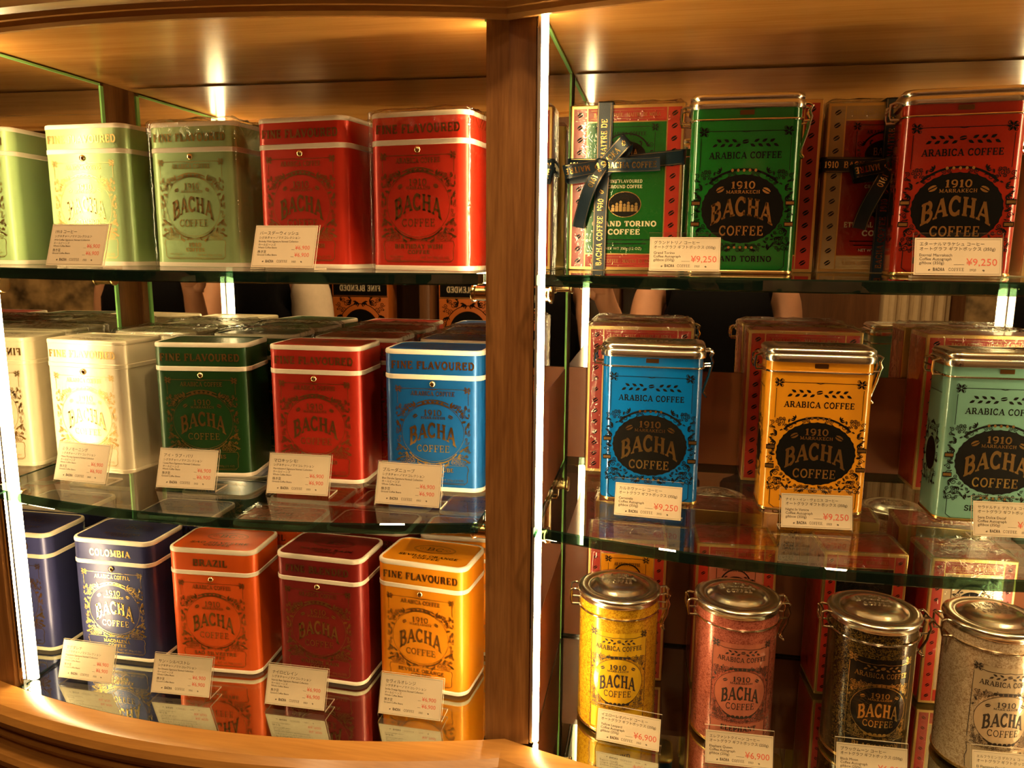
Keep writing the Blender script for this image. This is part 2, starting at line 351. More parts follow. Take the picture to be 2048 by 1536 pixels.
def far_apart(P, F):
    """split a flat print into the groups of marks that stand well apart"""
    par = list(range(len(P)))
    def find(i):
        while par[i] != i: par[i] = par[par[i]]; i = par[i]
        return i
    for f in F:
        a = find(f[0])
        for j in f[1:]: par[find(j)] = a
    roots = {}; isl = []
    for i in range(len(P)): isl.append(roots.setdefault(find(i), len(roots)))
    k = len(roots); isl = np.array(isl); A = np.array([tuple(p) for p in P])
    lo = np.full((k, 3), np.inf); hi = np.full((k, 3), -np.inf); np.minimum.at(lo, isl, A); np.maximum.at(hi, isl, A)
    size = (hi - lo).max(axis=1); gap = np.maximum(0, np.maximum(lo[:, None] - hi[None], lo[None] - hi[:, None]))
    near = np.sqrt((gap ** 2).sum(axis=2)) <= np.maximum(.0195, .49 * np.maximum(size[:, None], size[None, :]))
    comp = [-1] * k; n = 0
    for i in range(k):
        if comp[i] >= 0: continue
        st = [i]; comp[i] = n
        while st:
            a = st.pop()
            for b in np.nonzero(near[a])[0]:
                if comp[b] < 0: comp[b] = n; st.append(int(b))
        n += 1
    if n == 1: return [(P, F)]
    out = []
    for c in range(n):
        ix = {}; PP = []
        for i in range(len(P)):
            if comp[isl[i]] == c: ix[i] = len(PP); PP.append(P[i])
        out.append((PP, [tuple(ix[i] for i in f) for f in F if comp[isl[f[0]]] == c]))
    return out
class Art:
    """flat print: polygons in (u, v) metres, grouped by ink"""
    def __init__(s): s.d = {}
    def raw(s, ink, V, F):
        d = s.d.setdefault(ink, ([], [])); b = len(d[0]); d[0].extend(V); d[1].extend(tuple(i + b for i in q) for q in F)
    def line(s, ink, pts, wd, closed=False): s.raw(ink, *stroke_quads(pts, wd, closed))
    def rect(s, ink, u0, u1, v0, v1, nu=1):
        V = []; F = []
        for k in range(nu + 1): u = u0 + (u1 - u0) * k / nu; V += [(u, v0), (u, v1)]
        for k in range(nu): F.append((2 * k, 2 * k + 2, 2 * k + 3, 2 * k + 1))
        s.raw(ink, V, F)
    def disc(s, ink, cx, cy_, rx, ry, n=40, rings=4, wob=0.0, k_w=12):
        V = [(cx, cy_)]; F = []
        for j in range(1, rings + 1):
            for i in range(n):
                a = 2 * pi * i / n; q = j / rings * (1 + wob * cos(k_w * a)); V.append((cx + rx * q * cos(a), cy_ + ry * q * sin(a)))
        for i in range(n): F.append((0, 1 + i, 1 + (i + 1) % n))
        for j in range(rings - 1):
            for i in range(n):
                a = 1 + j * n + i; b = 1 + j * n + (i + 1) % n; F.append((a, a + n, b + n, b))
        s.raw(ink, V, F)
    def ell(s, ink, cx, cy_, rx, ry, wd, a0=0, a1=360, n=48):
        cl = abs(a1 - a0) >= 360
        s.line(ink, [(cx + rx * cos(radians(a0 + (a1 - a0) * k / n)), cy_ + ry * sin(radians(a0 + (a1 - a0) * k / n))) for k in range(n if cl else n + 1)], wd, cl)
    def text(s, ink, st, cx, v0, h, hw=None, font='slab', warp=None, weight=1.0, align='c', shear=0.0, rot=0.0, mirror=False):
        if font == 'slab': V, F = slab(st, weight); cap = 1.0
        else: V, F = sans(st); cap = CAPH
        if not V: return
        x0 = min(p[0] for p in V); x1 = max(p[0] for p in V); wd = x1 - x0
        sy = h / cap; sx = (2 * hw / wd) if hw else sy
        off = {'c': -(x0 + x1) / 2, 'l': -x0, 'r': -x1}[align]
        P = []
        for (x, y) in V:
            uu = (x + off) * sx; vv = y * sy
            if warp: uu, vv = warp(uu, vv / h)
            else:
                uu += shear * vv
            if rot: uu, vv = uu * cos(rot) - vv * sin(rot), uu * sin(rot) + vv * cos(rot)
            P.append((cx + uu, v0 + vv))
        s.raw(ink, P, F)
    def spiral(s, ink, cx, cy_, r, a0, turns=1.4, d=1, wd=.0004):
        n = 13; s.line(ink, [(cx + r * (1 - .85 * k / n) * cos(a0 + d * 2 * pi * turns * k / n), cy_ + r * (1 - .85 * k / n) * sin(a0 + d * 2 * pi * turns * k / n)) for k in range(n + 1)], wd)
    def leaf(s, ink, x, y, a, l, wd):
        c, sn = cos(a), sin(a); P = [(0, 0), (.35, .5), (.7, .35), (1, 0), (.7, -.35), (.35, -.5)]
        s.raw(ink, [(x + l * p * c - wd * q * sn, y + l * p * sn + wd * q * c) for p, q in P], [(0, 5, 4, 3, 2, 1)])
    def flower(s, ink, x, y, r):
        for k in range(6): s.leaf(ink, x + r * .15 * cos(k * pi / 3), y + r * .15 * sin(k * pi / 3), k * pi / 3, r * .85, r * .42)
        s.ell(ink, x, y, r * .25, r * .25, r * .12, n=10)
        for k in range(4): s.spiral(ink, x + r * .8 * cos(k * pi / 2 + .78), y + r * .8 * sin(k * pi / 2 + .78), r * .36, k, 1.2, 1 if k % 2 else -1, r * .1)
    def bean(s, ink, x, y, r, rot=.5, gap=None):
        c, sn = cos(rot), sin(rot)
        def tr(p): return (x + p[0] * c - p[1] * sn, y + p[0] * sn + p[1] * c)
        for sg in (1, -1):
            P = [tr((r * cos(a), sg * (r * .12 + r * .52 * sin(a)))) for a in [pi * k / 8 for k in range(9)]]
            s.raw(ink, P, [tuple(range(9)) if sg > 0 else tuple(range(8, -1, -1))])
    def build(s, name, fn, parent, layers, shared=None):
        obs = []
        for ink, (V, F) in s.d.items():
            off = layers.get(ink, .00025)
            obs += [mesh_obj(name, p, f, ink, parent, smooth=False) for p, f in far_apart([fn(u, v, off) for u, v in V], F)]
        return obs
LAY = {'gold_dark': .0004, 'ink_black': .00018, 'box_red': .00015, 'box_gold': .0003, 'gold': .0004, 'gold_dim': .0004, 'ink': .0004, 'ink_cream': .00045, 'box_beige': .00025,
       'clip_green': .0002, 'clip_red': .0002, 'clip_blue': .0002, 'clip_amber': .0002, 'clip_teal': .0002, 'round_yellow': .0002, 'round_pink': .0002, 'round_black': .0002, 'round_white': .0002}
def flat(y0): return lambda u, v, o: (u, y0 - o, v)
def cyl(R): return lambda u, v, o: ((R + o) * sin(u / R), -(R + o) * cos(u / R), v)
def topm(z): return lambda u, v, o: (u, v, z + o)
def arch(hw, top0, topd, bot0, botd):
    def f(u, t):
        q = (u / hw) ** 2; return u, (bot0 - botd * q) + t * ((top0 - topd * q) - (bot0 - botd * q))
    return f
def filigree(A, ink, u1, v0, v1, cx, cy_, rx, ry, n, seed, wd=.00038, rmin=.0016, rmax=.0034):
    """scrollwork filling the field around an oval"""
    rnd = random.Random(seed); pts = []
    for _ in range(n * 14):
        if len(pts) >= n: break
        u = rnd.uniform(0, u1); v = rnd.uniform(v0, v1); r = rnd.uniform(rmin, rmax)
        if ((u - cx) / (rx + r)) ** 2 + ((v - cy_) / (ry + r)) ** 2 < 1 or u + r > u1: continue
        if any((u - a) ** 2 + (v - b) ** 2 < (.72 * (r + c)) ** 2 for a, b, c in pts): continue
        pts.append((u, v, r))
    for (u, v, r) in pts:
        a0 = rnd.uniform(0, 6.28); d = rnd.choice((1, -1)); k = rnd.random()
        for sg in (1, -1):
            aa = a0 if sg > 0 else pi - a0
            if k < .62: A.spiral(ink, sg * u, v, r, aa, 1.5, d * sg, wd)
            else:
                for q in range(4): A.leaf(ink, sg * u, v, aa + sg * q * .75, r * 1.25, r * .5)
            A.leaf(ink, sg * (u + r * .8 * cos(a0)), v + r * .8 * sin(a0), aa + .9 * sg, r * .9, r * .38)

# ------------------------------------------------------------------ room shell (seen only in the mirrors)
struct(MB().box(-2.4, 2.4, -1.9, .42, -.05, 0).obj('floor', 'dark_oak', smooth=False))
struct(MB().box(-2.4, 2.4, -1.9, .42, 2.7, 2.75).obj('ceiling', 'cream_band', smooth=False))
struct(MB().box(-2.4, 2.4, .34, .42, 0, 2.7).obj('wall_back', 'wall_wood', smooth=False))
struct(MB().box(-2.4, 2.4, -1.98, -1.9, 0, 2.7).obj('wall_front', 'wall_wood', smooth=False))
struct(MB().box(-2.48, -2.4, -1.9, .34, 0, 2.7).obj('wall_left', 'wall_wood', smooth=False))
struct(MB().box(2.4, 2.48, -1.9, .34, 0, 2.7).obj('wall_right', 'wall_wood', smooth=False))
for i, (x, y) in enumerate(DOWN):
    t = thing('downlight', ['recessed ceiling downlight above the person in the dark dress', 'recessed ceiling downlight above the photographer', 'recessed ceiling downlight nearest the fluted pilaster',
               'recessed ceiling downlight in front of the left cabinet bay', 'recessed ceiling downlight in front of the right cabinet bay'][i], 'light', (x, y, 2.66), 0, 'ceiling downlights')
    MB().lathe([(.058, .04), (.058, .004), (.060, 0), (.078, 0), (.080, .004), (.078, .04)], 32).obj('trim_ring', 'brass', t)

# ------------------------------------------------------------------ cabinet
def bow(x, x0, x1, yend, s):
    c = (x0 + x1) / 2; h = (x1 - x0) / 2; return yend - s * (1 - ((x - c) / h) ** 2)
cab = thing('display_cabinet', 'honey oak bow-front display cabinet with mirrored backs and lit edges', 'cabinet', (0, 0, 0))
def pathpts(x0, x1, yend, s, n=28): return [(x0 + (x1 - x0) * k / n, bow(x0 + (x1 - x0) * k / n, x0, x1, yend, s)) for k in range(n + 1)]
def sweep(name, pts, prof, mat, x_out=True):
    """moulding: profile (out, z) swept along a plan curve; out is measured towards the viewer"""
    n = len(pts); loops = []
    for i, (x, y) in enumerate(pts):
        a = pts[max(0, i - 1)]; b = pts[min(n - 1, i + 1)]; dx, dy = b[0] - a[0], b[1] - a[1]; l = hypot(dx, dy)
        nx, ny = dy / l, -dx / l
        if i in (0, n - 1): nx, ny = 0, -1
        loops.append([(x + nx * o, y + ny * o, z) for o, z in prof])
    b = MB().loft(loops); o = b.obj(name, mat, cab, True, 25); fixn(o); return o
EL0, ER1 = -0.562, 0.622          # outer ends
BAYS = [(LX0, LX1, .043), (RX0, RX1, .050)]
SPL = [(-.585, .0, .043), (.0, .635, .050)]
# posts: centre post with a ridge, two end posts
MB().prism([(-.0205, -.001), (.0, -.0045), (.0225, -.001), (.0235, .30), (-.0195, .30)], Z3 - .004, ZC + .02).obj('post', 'oak_v', cab, False)
MB().prism([(-.580, -.010), (-.5415, -.014), (-.5405, .30), (-.580, .30)], Z3 - .004, ZC + .02).obj('post', 'oak_v', cab, False)
MB().prism([(.587, -.018), (.626, -.012), (.626, .30), (.587, .30)], Z3 - .004, ZC + .02).obj('post', 'oak_v', cab, False)
MB().box(-.580, .626, .24, .30, Z3 - .004, ZC).obj('back_board', 'dark_oak', cab, False)
# ceilings of the bays with header mouldings
for (x0, x1, s) in SPL:
    pts = pathpts(x0, x1, -.006, s)
    MB().prism([(x1, .24), (x0, .24)] + [(x, y + .002) for x, y in pts], ZC, ZC + .02).obj('bay_ceiling', 'oak_ceiling', cab, False)
    sweep('header_moulding', pts, [(-.002, ZC + .02), (-.002, ZC - .0035), (.002, ZC - .006), (.006, ZC - .006), (.0085, ZC - .003), (.0095, ZC + .001), (.0135, ZC + .001), (.015, ZC + .005),
          (.018, ZC + .006), (.024, ZC + .0075), (.029, ZC + .012), (.031, ZC + .019), (.034, ZC + .021), (.038, ZC + .03), (.038, ZC + .26), (-.002, ZC + .26)], 'oak_x')
    # base ledge: rounded nose, cove below, plinth down to the floor
    sweep('base_ledge', pts, [(-.006, Z3 - .03), (-.001, Z3 + .0005), (.0, Z3 + .002), (.018, Z3 + .002), (.026, Z3 - .0005), (.032, Z3 - .006), (.0345, Z3 - .013), (.032, Z3 - .020), (.026, Z3 - .024), (.024, Z3 - .03)], 'oak_x')
    sweep('base_moulding', pts, [(-.02, Z3 - .031), (.024, Z3 - .031), (.026, Z3 - .036), (.022, Z3 - .042), (.016, Z3 - .05), (.018, Z3 - .056), (.026, Z3 - .060), (.028, Z3 - .066), (.026, Z3 - .074), (.014, Z3 - .078), (-.02, Z3 - .078)], 'oak_x')
    sweep('plinth', pts, [(-.03, 0), (.012, 0), (.012, Z3 - .08), (-.03, Z3 - .08)], 'oak_v')
MB().box(-.58, .63, -.002, .30, 0, Z3 - .035).obj('cabinet_carcass', 'dark_oak', cab, False)
# mirrored floors under a clear plate, mirror backs, side mirrors, green polished edges, light strips
for bi, (x0, x1, s) in enumerate(BAYS):
    px0, px1 = SPL[bi][0], SPL[bi][1]
    def edge(x): return bow(x, px0, px1, -.006, s) + .003
    n = 26; fr = [(x0 + (x1 - x0) * k / n, edge(x0 + (x1 - x0) * k / n)) for k in range(n + 1)]
    MB().prism(fr + [(x1, .238), (x0, .238)], Z3 - .03, Z3 - .0035).obj('floor_mirror', 'mirror', cab, False)
    ring = fr + [(x1, .221), (x0, .221)]
    b = MB().prism(ring, Z3 - .0030, Z3 - .0001)
    mesh_obj('floor_glass', b.v, b.f, 'glass_face', cab, False, ['glass_face', 'glass_edge'], [0, 0] + [1] * len(ring))
    if bi == 0:
        MB().box(x0 + .012, x1, YB, YB + .005, Z3, ZC - .002).obj('back_mirror', 'mirror', cab, False)
    else:
        # mirror bands above, glossy brown panels below, on the two lower tiers
        MB().box(x0 + .003, x1, YB, YB + .005, 1.3145, ZC - .002).obj('back_mirror', 'mirror', cab, False)
        MB().box(x0 + .003, x1, YB, YB + .005, 1.0947, Z2 - .0005).obj('back_mirror', 'mirror', cab, False)
        for za, zb in ((Z2 - .0004, 1.314), (Z3, 1.0942)):
            MB().box(x0 + .003, x1, YB - .001, YB + .005, za, zb).obj('brown_panel', 'brown_panel', cab, False)
    for side in (0, 1):
        xa, xb = ((x0 - .005, x0) if side == 0 else (x1, x1 + .005))
        ye = .186 if bi == 0 else .206
        ym = -.010 if (bi, side) in ((0, 0), (1, 1)) else .0
        if bi == 0:
            MB().box(xa, xb, ym, ye, Z3, ZC - .004).obj('side_mirror', 'mirror', cab, False)
        else:
            MB().box(xa, xb, ym, ye, 1.3145, ZC - .004).obj('side_mirror', 'mirror', cab, False)
            MB().box(xa, xb, ym, ye, 1.0947, Z2 - .0005).obj('side_mirror', 'mirror', cab, False)
            for za, zb in ((Z2 - .0004, 1.314), (Z3, 1.0942)):
                MB().box(xa, xb, ym, ye, za, zb).obj('brown_panel', 'brown_panel', cab, False)
        g0, g1 = ((x0 - .004, x0 + .0012) if side == 0 else (x1 - .0012, x1 + .004))
        MB().bbox(g0, g1, ye, ye + (.006 if bi == 0 else .003), Z3, ZC - .004, .0006).obj('polished_mirror_edge', 'green_edge', cab, False)
        MB().box(min(xa, xb), max(xa, xb), ye + .008, .24, Z3, ZC).obj('corner_stile', 'oak_v', cab, False)
        gx0, gx1 = ((x0, x0 + .0015) if side == 0 else (x1 - .0015, x1))
        MB().box(gx0, gx1, ym, ye, ZC - .0040, ZC - .0018).obj('polished_mirror_edge', 'green_edge', cab, False)
        yl = (-.007 if (bi == 0 and side == 0) or (bi == 1 and side == 1) else -.009)
        lx = {(0, 0): -.5288, (0, 1): x1 - .0013, (1, 0): x0 + .0020, (1, 1): x1 - .0057}[(bi, side)]
        if (bi, side) == (0, 1): yl = .016
        wl = {(0, 0): .0050, (1, 1): .0050, (0, 1): .0012, (1, 0): .0030}[(bi, side)]
        cw0, cw1 = (min(x0, lx - wl - .002), lx - wl + .0004) if side == 0 else (lx + wl - .0004, max(x1, lx + wl + .002))
        MB().box(cw0, cw1, yl + .0012, yl + .0105, Z3 + .002, ZC - .0005).obj('light_channel', 'led_channel', cab, False)
        prof = [(lx + wl * cos(a), yl + .006 + .0042 * sin(a)) for a in [2 * pi * k / 12 for k in range(12)]]
        MB().prism(prof, Z3 + .0025, ZC - .001).obj('light_strip', 'led', cab, True, 60)

# glass shelves with standoff brackets
def shelf(bi, z, label):
    x0, x1, _ = BAYS[bi]; s = (.037, .046)[bi]; ye = -.026
    n = 40; a, b_ = x0 + .0012, x1 - .0012
    fr = [(a + (b_ - a) * k / n, bow(a + (b_ - a) * k / n, a - .004, b_ + .004, ye, s)) for k in range(n + 1)]
    ring = fr + [(b_, .2215), (a, .2215)]
    e = .0012; m = len(ring); T = .0102
    inn = []
    for i, (x, y) in enumerate(ring):
        p = ring[i - 1]; q = ring[(i + 1) % m]; dx, dy = q[0] - p[0], q[1] - p[1]; l = hypot(dx, dy); inn.append((x - dy / l * e, y + dx / l * e))
    loops = [[(x, y, z - T) for x, y in inn], [(x, y, z - T + e) for x, y in ring], [(x, y, z - e) for x, y in ring], [(x, y, z) for x, y in inn]]
    bb = MB().loft(loops); fm = [1] * (3 * m) + [0, 0]
    o = mesh_obj('glass_shelf', bb.v, bb.f, 'glass_face', None, False, ['glass_face', 'glass_edge'], fm); fixn(o)
    return tag(o, label, 'shelf')
shelf(0, Z1, 'upper clear glass shelf with bowed edge left of the oak post')
shelf(0, Z2, 'lower clear glass shelf with bowed edge left of the oak post')
shelf(1, Z1, 'upper clear glass shelf with bowed edge right of the oak post')
shelf(1, Z2, 'lower clear glass shelf with bowed edge right of the oak post')
for z in (Z1, Z2):
    for (xw, d) in ((-.0206, -1), (.0255, 1), (-.5345, 1), (.58, -1)):
        for yy in (.004, .17):
            b = MB().lathe([(.0001, 0), (.0068, 0), (.0068, .0095), (.0075, .010), (.0082, .0112), (.0082, .0128), (.0075, .0138), (.0001, .0138)], 20)
            MB().add([(xw + d * (zz), yy + x, z - .0102 - .0084 + y) for x, y, zz in b.v], b.f).obj('shelf_bracket', 'brass', cab)

# ------------------------------------------------------------------ square tins
TW, TD, TH, TLID = .103, .070, .145, .0288
_tinparts = {}
def tin_meshes():
    r = .0125; P = _tinparts; e = .0005
    P['body'] = rloft(TW, TD, r, [(.0014, .0002), (.0004, .001), (.0003, .004), (.0003, TH - TLID)])
    P['lid'] = rloft(TW, TD, r, [(.0004, TH - TLID + .0001), (.0003, TH - TLID + .003), (.0003, TH - .0035), (.0018, TH - .0004), (.0035, TH - .0005), (.0042, TH - .0012)])
    P['base_band'] = rloft0(TW, TD, r, [(.0003, .0002), (.0, .0008), (.0, .0042), (.0003, .0046)])
    P['lid_band'] = rloft0(TW, TD, r, [(.0003, TH - TLID - .0012), (-.0003, TH - TLID - .0006), (-.0003, TH - TLID + .0032), (.0003, TH - TLID + .0038)])
    P['top_band'] = rloft0(TW, TD, r, [(.0002, TH - .0048), (-.0001, TH - .0042), (-.0001, TH - .0018), (.0006, TH - .0004), (.0017, TH), (.0032, TH - .0001), (.0034, TH - .0006)])
tin_meshes()
def nomad_ornament(ink):
    A = Art(); c = .061
    A.line(ink, [(-.033, .1058), (.033, .1058)], .0005); A.line(ink, [(-.0365, .102), (-.0365, .09)], .0005); A.line(ink, [(.0365, .102), (.0365, .09)], .0005)
    A.line(ink, [(-.006, .1058), (0, .1048), (.006, .1058)], .0005)
    for sg in (-1, 1): A.flower(ink, sg * .0355, .1052, .0038)
    A.text(ink, 'ARABICA COFFEE', 0, .0988, .0047, .0226)
    A.ell(ink, 0, c, .0322, .0298, .0004); A.ell(ink, 0, c, .0334, .0312, .0005, 38, 142)
    for k in range(5): A.disc(ink, (k - 2) * .0048, .0925 - abs(k - 2) ** 2 * .0003, .0017, .0013, 8, 1)
    A.ell(ink, 0, c, .0345, .0335, .0011, 62, 118); A.ell(ink, 0, c, .0345, .0300, .0008, 62, 118)
    for sg in (-1, 1):
        for k in range(6): A.leaf(ink, sg * (.0185 + .002 * k), .0895 - .0017 * k, pi / 2 - sg * (.5 + .12 * k), .0042, .0016)
        for k in range(7): A.leaf(ink, sg * (.006 + .0027 * k), .0292 + .0004 * k * k * .55, pi / 2 - sg * (1.2 - .1 * k), .0042, .0017)
    A.ell(ink, 0, c, .0336, .0318, .0006, 222, 318)
    filigree(A, ink, .0392, .0285, .0895, 0, c, .0325, .0302, 110, 3, .0005, .0013, .0030)
    A.text(ink, '1910', 0, .0784, .0062, .0090, 'slab', weight=.8); A.text(ink, 'MARRAKECH', 0, .0750, .0026, .0126)
    A.bean(ink, -.0183, .0778, .0027, .6); A.bean(ink, .0183, .0778, .0027, -.5)
    A.text(ink, 'BACHA', 0, 0, 1.0, .0242, 'slab', warp=arch(.0242, .0709, .0055, .0562, .0099), weight=1.15)
    A.text(ink, 'COFFEE', 0, .0410, .0072, .0169, 'slab', weight=.72)
    v0, v1, u = .0082, .0276, .0355
    A.line(ink, [(-u, v1), (u, v1)], .0004); A.line(ink, [(-u, v1), (-u - .0012, v1 - .004), (-u, v1 - .008), (-u, v0 + .003), (-u + .003, v0), (u - .003, v0), (u, v0 + .003), (u, v1 - .008), (u + .0012, v1 - .004), (u, v1)], .0006)
    A.line(ink, [(-u + .002, v0 + .0012), (u - .002, v0 + .0012)], .0003)
    A.text(ink, 'NET WT 350g (12 OZ)', .0315, .0112, .0021, None, 'sans', align='r'); A.text(ink, '100% ARABICA', -.031, .0122, .0016, None, 'sans', align='l'); A.text(ink, 'COFFEE', -.027, .0098, .0016, None, 'sans', align='l')
    return A
_orn = {}
def tin_print(ink, header, name, parent, hhw):
    if ink not in _orn:
        _orn[ink] = nomad_ornament(ink).build('front_print', flat(-TD / 2 + .0003), parent, LAY)
    else:
        for o in _orn[ink]: cpy(o, parent)
    A = Art(); A.text(ink, header, 0, .1257, .0078, hhw, weight=1.25)
    ls = name.split('/')
    A.text(ink, ls[0], 0, .0206 if len(ls) > 1 else .0175, .0040, min(.027, .0019 * len(ls[0])), weight=1.2)
    if len(ls) > 1: A.text(ink, ls[1], 0, .0156, .0036, .0019 * len(ls[1]), weight=1.2)
    A.build('lettering', flat(-TD / 2 + .0003), parent, LAY)
    front_ink = ink; ink = 'gold_dark'; B = Art(); yy = -.021  # lid print: the gold foil's dark reflection is put into the ink colour
    B.text(ink, ls[0], 0, yy + .0065, .0052, min(.034, .0026 * len(ls[0])), weight=1.1)
    B.text(ink, ls[-1] if len(ls) > 1 else 'COFFEE', 0, yy, .0048, .0155, weight=1.1)
    B.ell(ink, 0, .008, .024, .0105, .0006); B.ell(ink, 0, .008, .0225, .0092, .0003)
    B.text(ink, 'BC', 0, .004, .009, .009, weight=.7); B.spiral(ink, -.015, .008, .004, 0, 1.3, 1, .0005); B.spiral(ink, .015, .008, .004, pi, 1.3, -1, .0005)
    B.build('lid_print', topm(TH - .0012), parent, LAY)
_tindata = {}
def square_tin(paint, label, x, y, z, rot, header, name, ink='gold', group=None, wrap=None, band='cream_band', hhw=.0425):
    x += .001
    t = thing('square_coffee_tin', label, 'tin', (x - sin(radians(rot)) * TD / 2, y + cos(radians(rot)) * TD / 2, z), radians(rot), group)
    for k, b in _tinparts.items():
        mk = paint if k in ('body', 'lid') else band
        if (k, mk) not in _tindata: o = b.obj(k, mk, t, True, 40); _tindata[(k, mk)] = o
        else: cpy(_tindata[(k, mk)], t)
    if 'btn' not in _tindata:
        b = MB().lathe([(.0001, -.0012), (.0032, -.0012), (.0034, 0), (.0030, .0012), (.0018, .0021), (.0001, .0023)], 16)
        _tindata['btn'] = MB().add([(xx, -TD / 2 - zz, .1107 + yy) for xx, yy, zz in b.v], b.f).obj('clasp_button', 'brass', t)
    else: cpy(_tindata['btn'], t)
    tin_print(ink, header, name, t, hhw)
    if wrap: add_wrap(t, TW, TD, TH, wrap, .0016)
    return t
def dense(P, st):
    out = []
    per = [max(1, int(hypot(P[(i + 1) % len(P)][0] - P[i][0], P[(i + 1) % len(P)][1] - P[i][1]) / st)) for i in range(len(P))]
    for i, p in enumerate(P):
        q = P[(i + 1) % len(P)]; k = {6: 14, 13: 9, 20: 14, 27: 9}.get(i, 1) if len(P) == 28 else 1
        out += [(p[0] + (q[0] - p[0]) * j / k, p[1] + (q[1] - p[1]) * j / k) for j in range(k)]
    return out
def add_wrap(t, w, d, h, seed, g, crumple=True):
    """loose cellophane sleeve with gathered top"""
    rnd = random.Random(seed); loops = []; n = 6
    prof = [(-g * .5, .0004), (-g, h * .12), (-g, h * .35), (-g, h * .62), (-g, h * .9), (-g * 1.1, h + .0004), (.003, h + .0022), (.008, h + .0026), (.013, h + .0030), (.018, h + .0030), (.0225, h + .0034)]
    for j, (ins, z) in enumerate(prof):
        L = []
        for (x, y) in dense(rrect(w, d, .006, n, ins), .006):
            k = Vector((x * 45 + seed, y * 45, z * 30)); q = noise.noise(k); q2 = noise.noise(k * 2.3 + Vector((5, 1, 2)))
            a = .0009 * q if j < 5 else .0007 * q
            L.append((x * (1 + a / w), y + a * .5 + .0000, z + (.0045 * abs(q2) + .002 * abs(q) if j >= 6 else 0)))
        loops.append(L)
    b = MB().loft(loops); nn = len(loops[0]); fm = [1 if i // nn >= 4 else 0 for i in range(nn * (len(loops) - 1))] + [0, 1]
    o = mesh_obj('cellophane_wrap', b.v, b.f, 'cellophane', t, True, ['cellophane', 'cellophane_crumple'], fm); sharp(o, 60)
    return o

G1 = 'square tins on the top left shelf'; G2 = 'square tins on the middle left shelf'; G3 = 'square tins on the bottom left tier'
FF = 'FINE FLAVOURED'
square_tin('paint_sage', 'sage green square tin beside the left light strip on the top shelf', -.4655, .060, Z1, -4, FF, '1910/COFFEE', 'gold_dim', G1)
square_tin('paint_sage', 'cellophane-wrapped sage green square tin on the top shelf', -.3435, .062, Z1, -4.7, FF, '1910/COFFEE', 'gold_dim', G1, wrap=3)
square_tin('paint_red', 'bright red square tin behind a price card on the top shelf', -.2183, .050, Z1, -8.1, FF, 'BIRTHDAY WISH/COFFEE', 'gold_dim', G1)
square_tin('paint_red', 'cellophane-wrapped bright red square tin on the top shelf beside the oak post', -.0945, .0348, Z1, -8.2, FF, 'BIRTHDAY WISH/COFFEE', 'gold_dim', G1, wrap=8)
square_tin('paint_white', 'cream white square tin on the middle shelf in front of its wrapped twin', -.4755, .0465, Z2, -4.1, FF, 'MILANO MORNING/COFFEE', 'gold_dim', G2, band='paint_white')
square_tin('paint_green', 'dark green square tin standing in front on the middle shelf', -.3415, .0539, Z2, 8.5, FF, 'I LOVE PARIS/COFFEE', 'gold_dim', G2)
square_tin('paint_scarlet', 'scarlet square tin standing in front on the middle shelf', -.2165, .0595, Z2, 1.3, FF, 'MARROKISSIMO/COFFEE', 'gold_dim', G2)
square_tin('paint_blue', 'bright blue square tin beside the oak post on the middle shelf', -.0885, .0558, Z2, 1.4, FF, 'BLUE DANUBE/COFFEE', 'gold', G2)
square_tin('paint_navy', 'navy square tin marked COLOMBIA on the bottom tier', -.4694, .0562, Z3, -.3, 'COLOMBIA', 'MAGDALENA/COFFEE', 'gold', G3, hhw=.026)
square_tin('paint_orange', 'orange red square tin marked BRAZIL in front on the bottom tier', -.3433, .053, Z3, 2.9, 'BRAZIL', 'SAO SILVESTRE/COFFEE', 'gold_dim', G3, hhw=.020)
square_tin('paint_maroon', 'maroon square tin marked FINE BLENDED in front on the bottom tier', -.2207, .0581, Z3, -3, 'FINE BLENDED', 'NAIROBI RAIN/COFFEE', 'gold_dim', G3, hhw=.037)
square_tin('paint_amber', 'amber orange square tin in front beside the oak post on the bottom tier', -.1065, .0626, Z3, -6.2, FF, 'SEVILLE ORANGE/COFFEE', 'gold_dim', G3)
# second row
square_tin('paint_white', 'wrapped cream white square tin in the second row of the middle shelf', -.455, .137, Z2, 2, FF, 'MILANO MORNING/COFFEE', 'gold_dim', G2, wrap=21, band='paint_white')
square_tin('paint_green', 'wrapped dark green square tin in the second row of the middle shelf', -.330, .146, Z2, 4, FF, 'I LOVE PARIS/COFFEE', 'gold_dim', G2, wrap=22)
square_tin('paint_scarlet', 'wrapped scarlet square tin in the second row of the middle shelf', -.203, .140, Z2, 1, FF, 'MARROKISSIMO/COFFEE', 'gold_dim', G2, wrap=23)
square_tin('paint_blue', 'wrapped blue square tin in the second row of the middle shelf', -.080, .143, Z2, -2, FF, 'BLUE DANUBE/COFFEE', 'gold', G2, wrap=24)
square_tin('paint_orange', 'wrapped orange red square tin in the second row of the bottom tier', -.318, .140, Z3, 1, 'BRAZIL', 'SAO SILVESTRE/COFFEE', 'gold_dim', G3, hhw=.020, wrap=27)
square_tin('paint_maroon', 'maroon square tin in the second row of the bottom tier', -.200, .145, Z3, -1, 'FINE BLENDED', 'NAIROBI RAIN/COFFEE', 'gold_dim', G3, hhw=.037)
square_tin('paint_amber', 'amber orange square tin in the second row of the bottom tier', -.082, .146, Z3, 2, FF, 'SEVILLE ORANGE/COFFEE', 'gold_dim', G3)
square_tin('paint_navy', 'navy square tin in the second row of the bottom tier', -.448, .140, Z3, 1, 'COLOMBIA', 'MAGDALENA/COFFEE', 'gold', G3, hhw=.026)

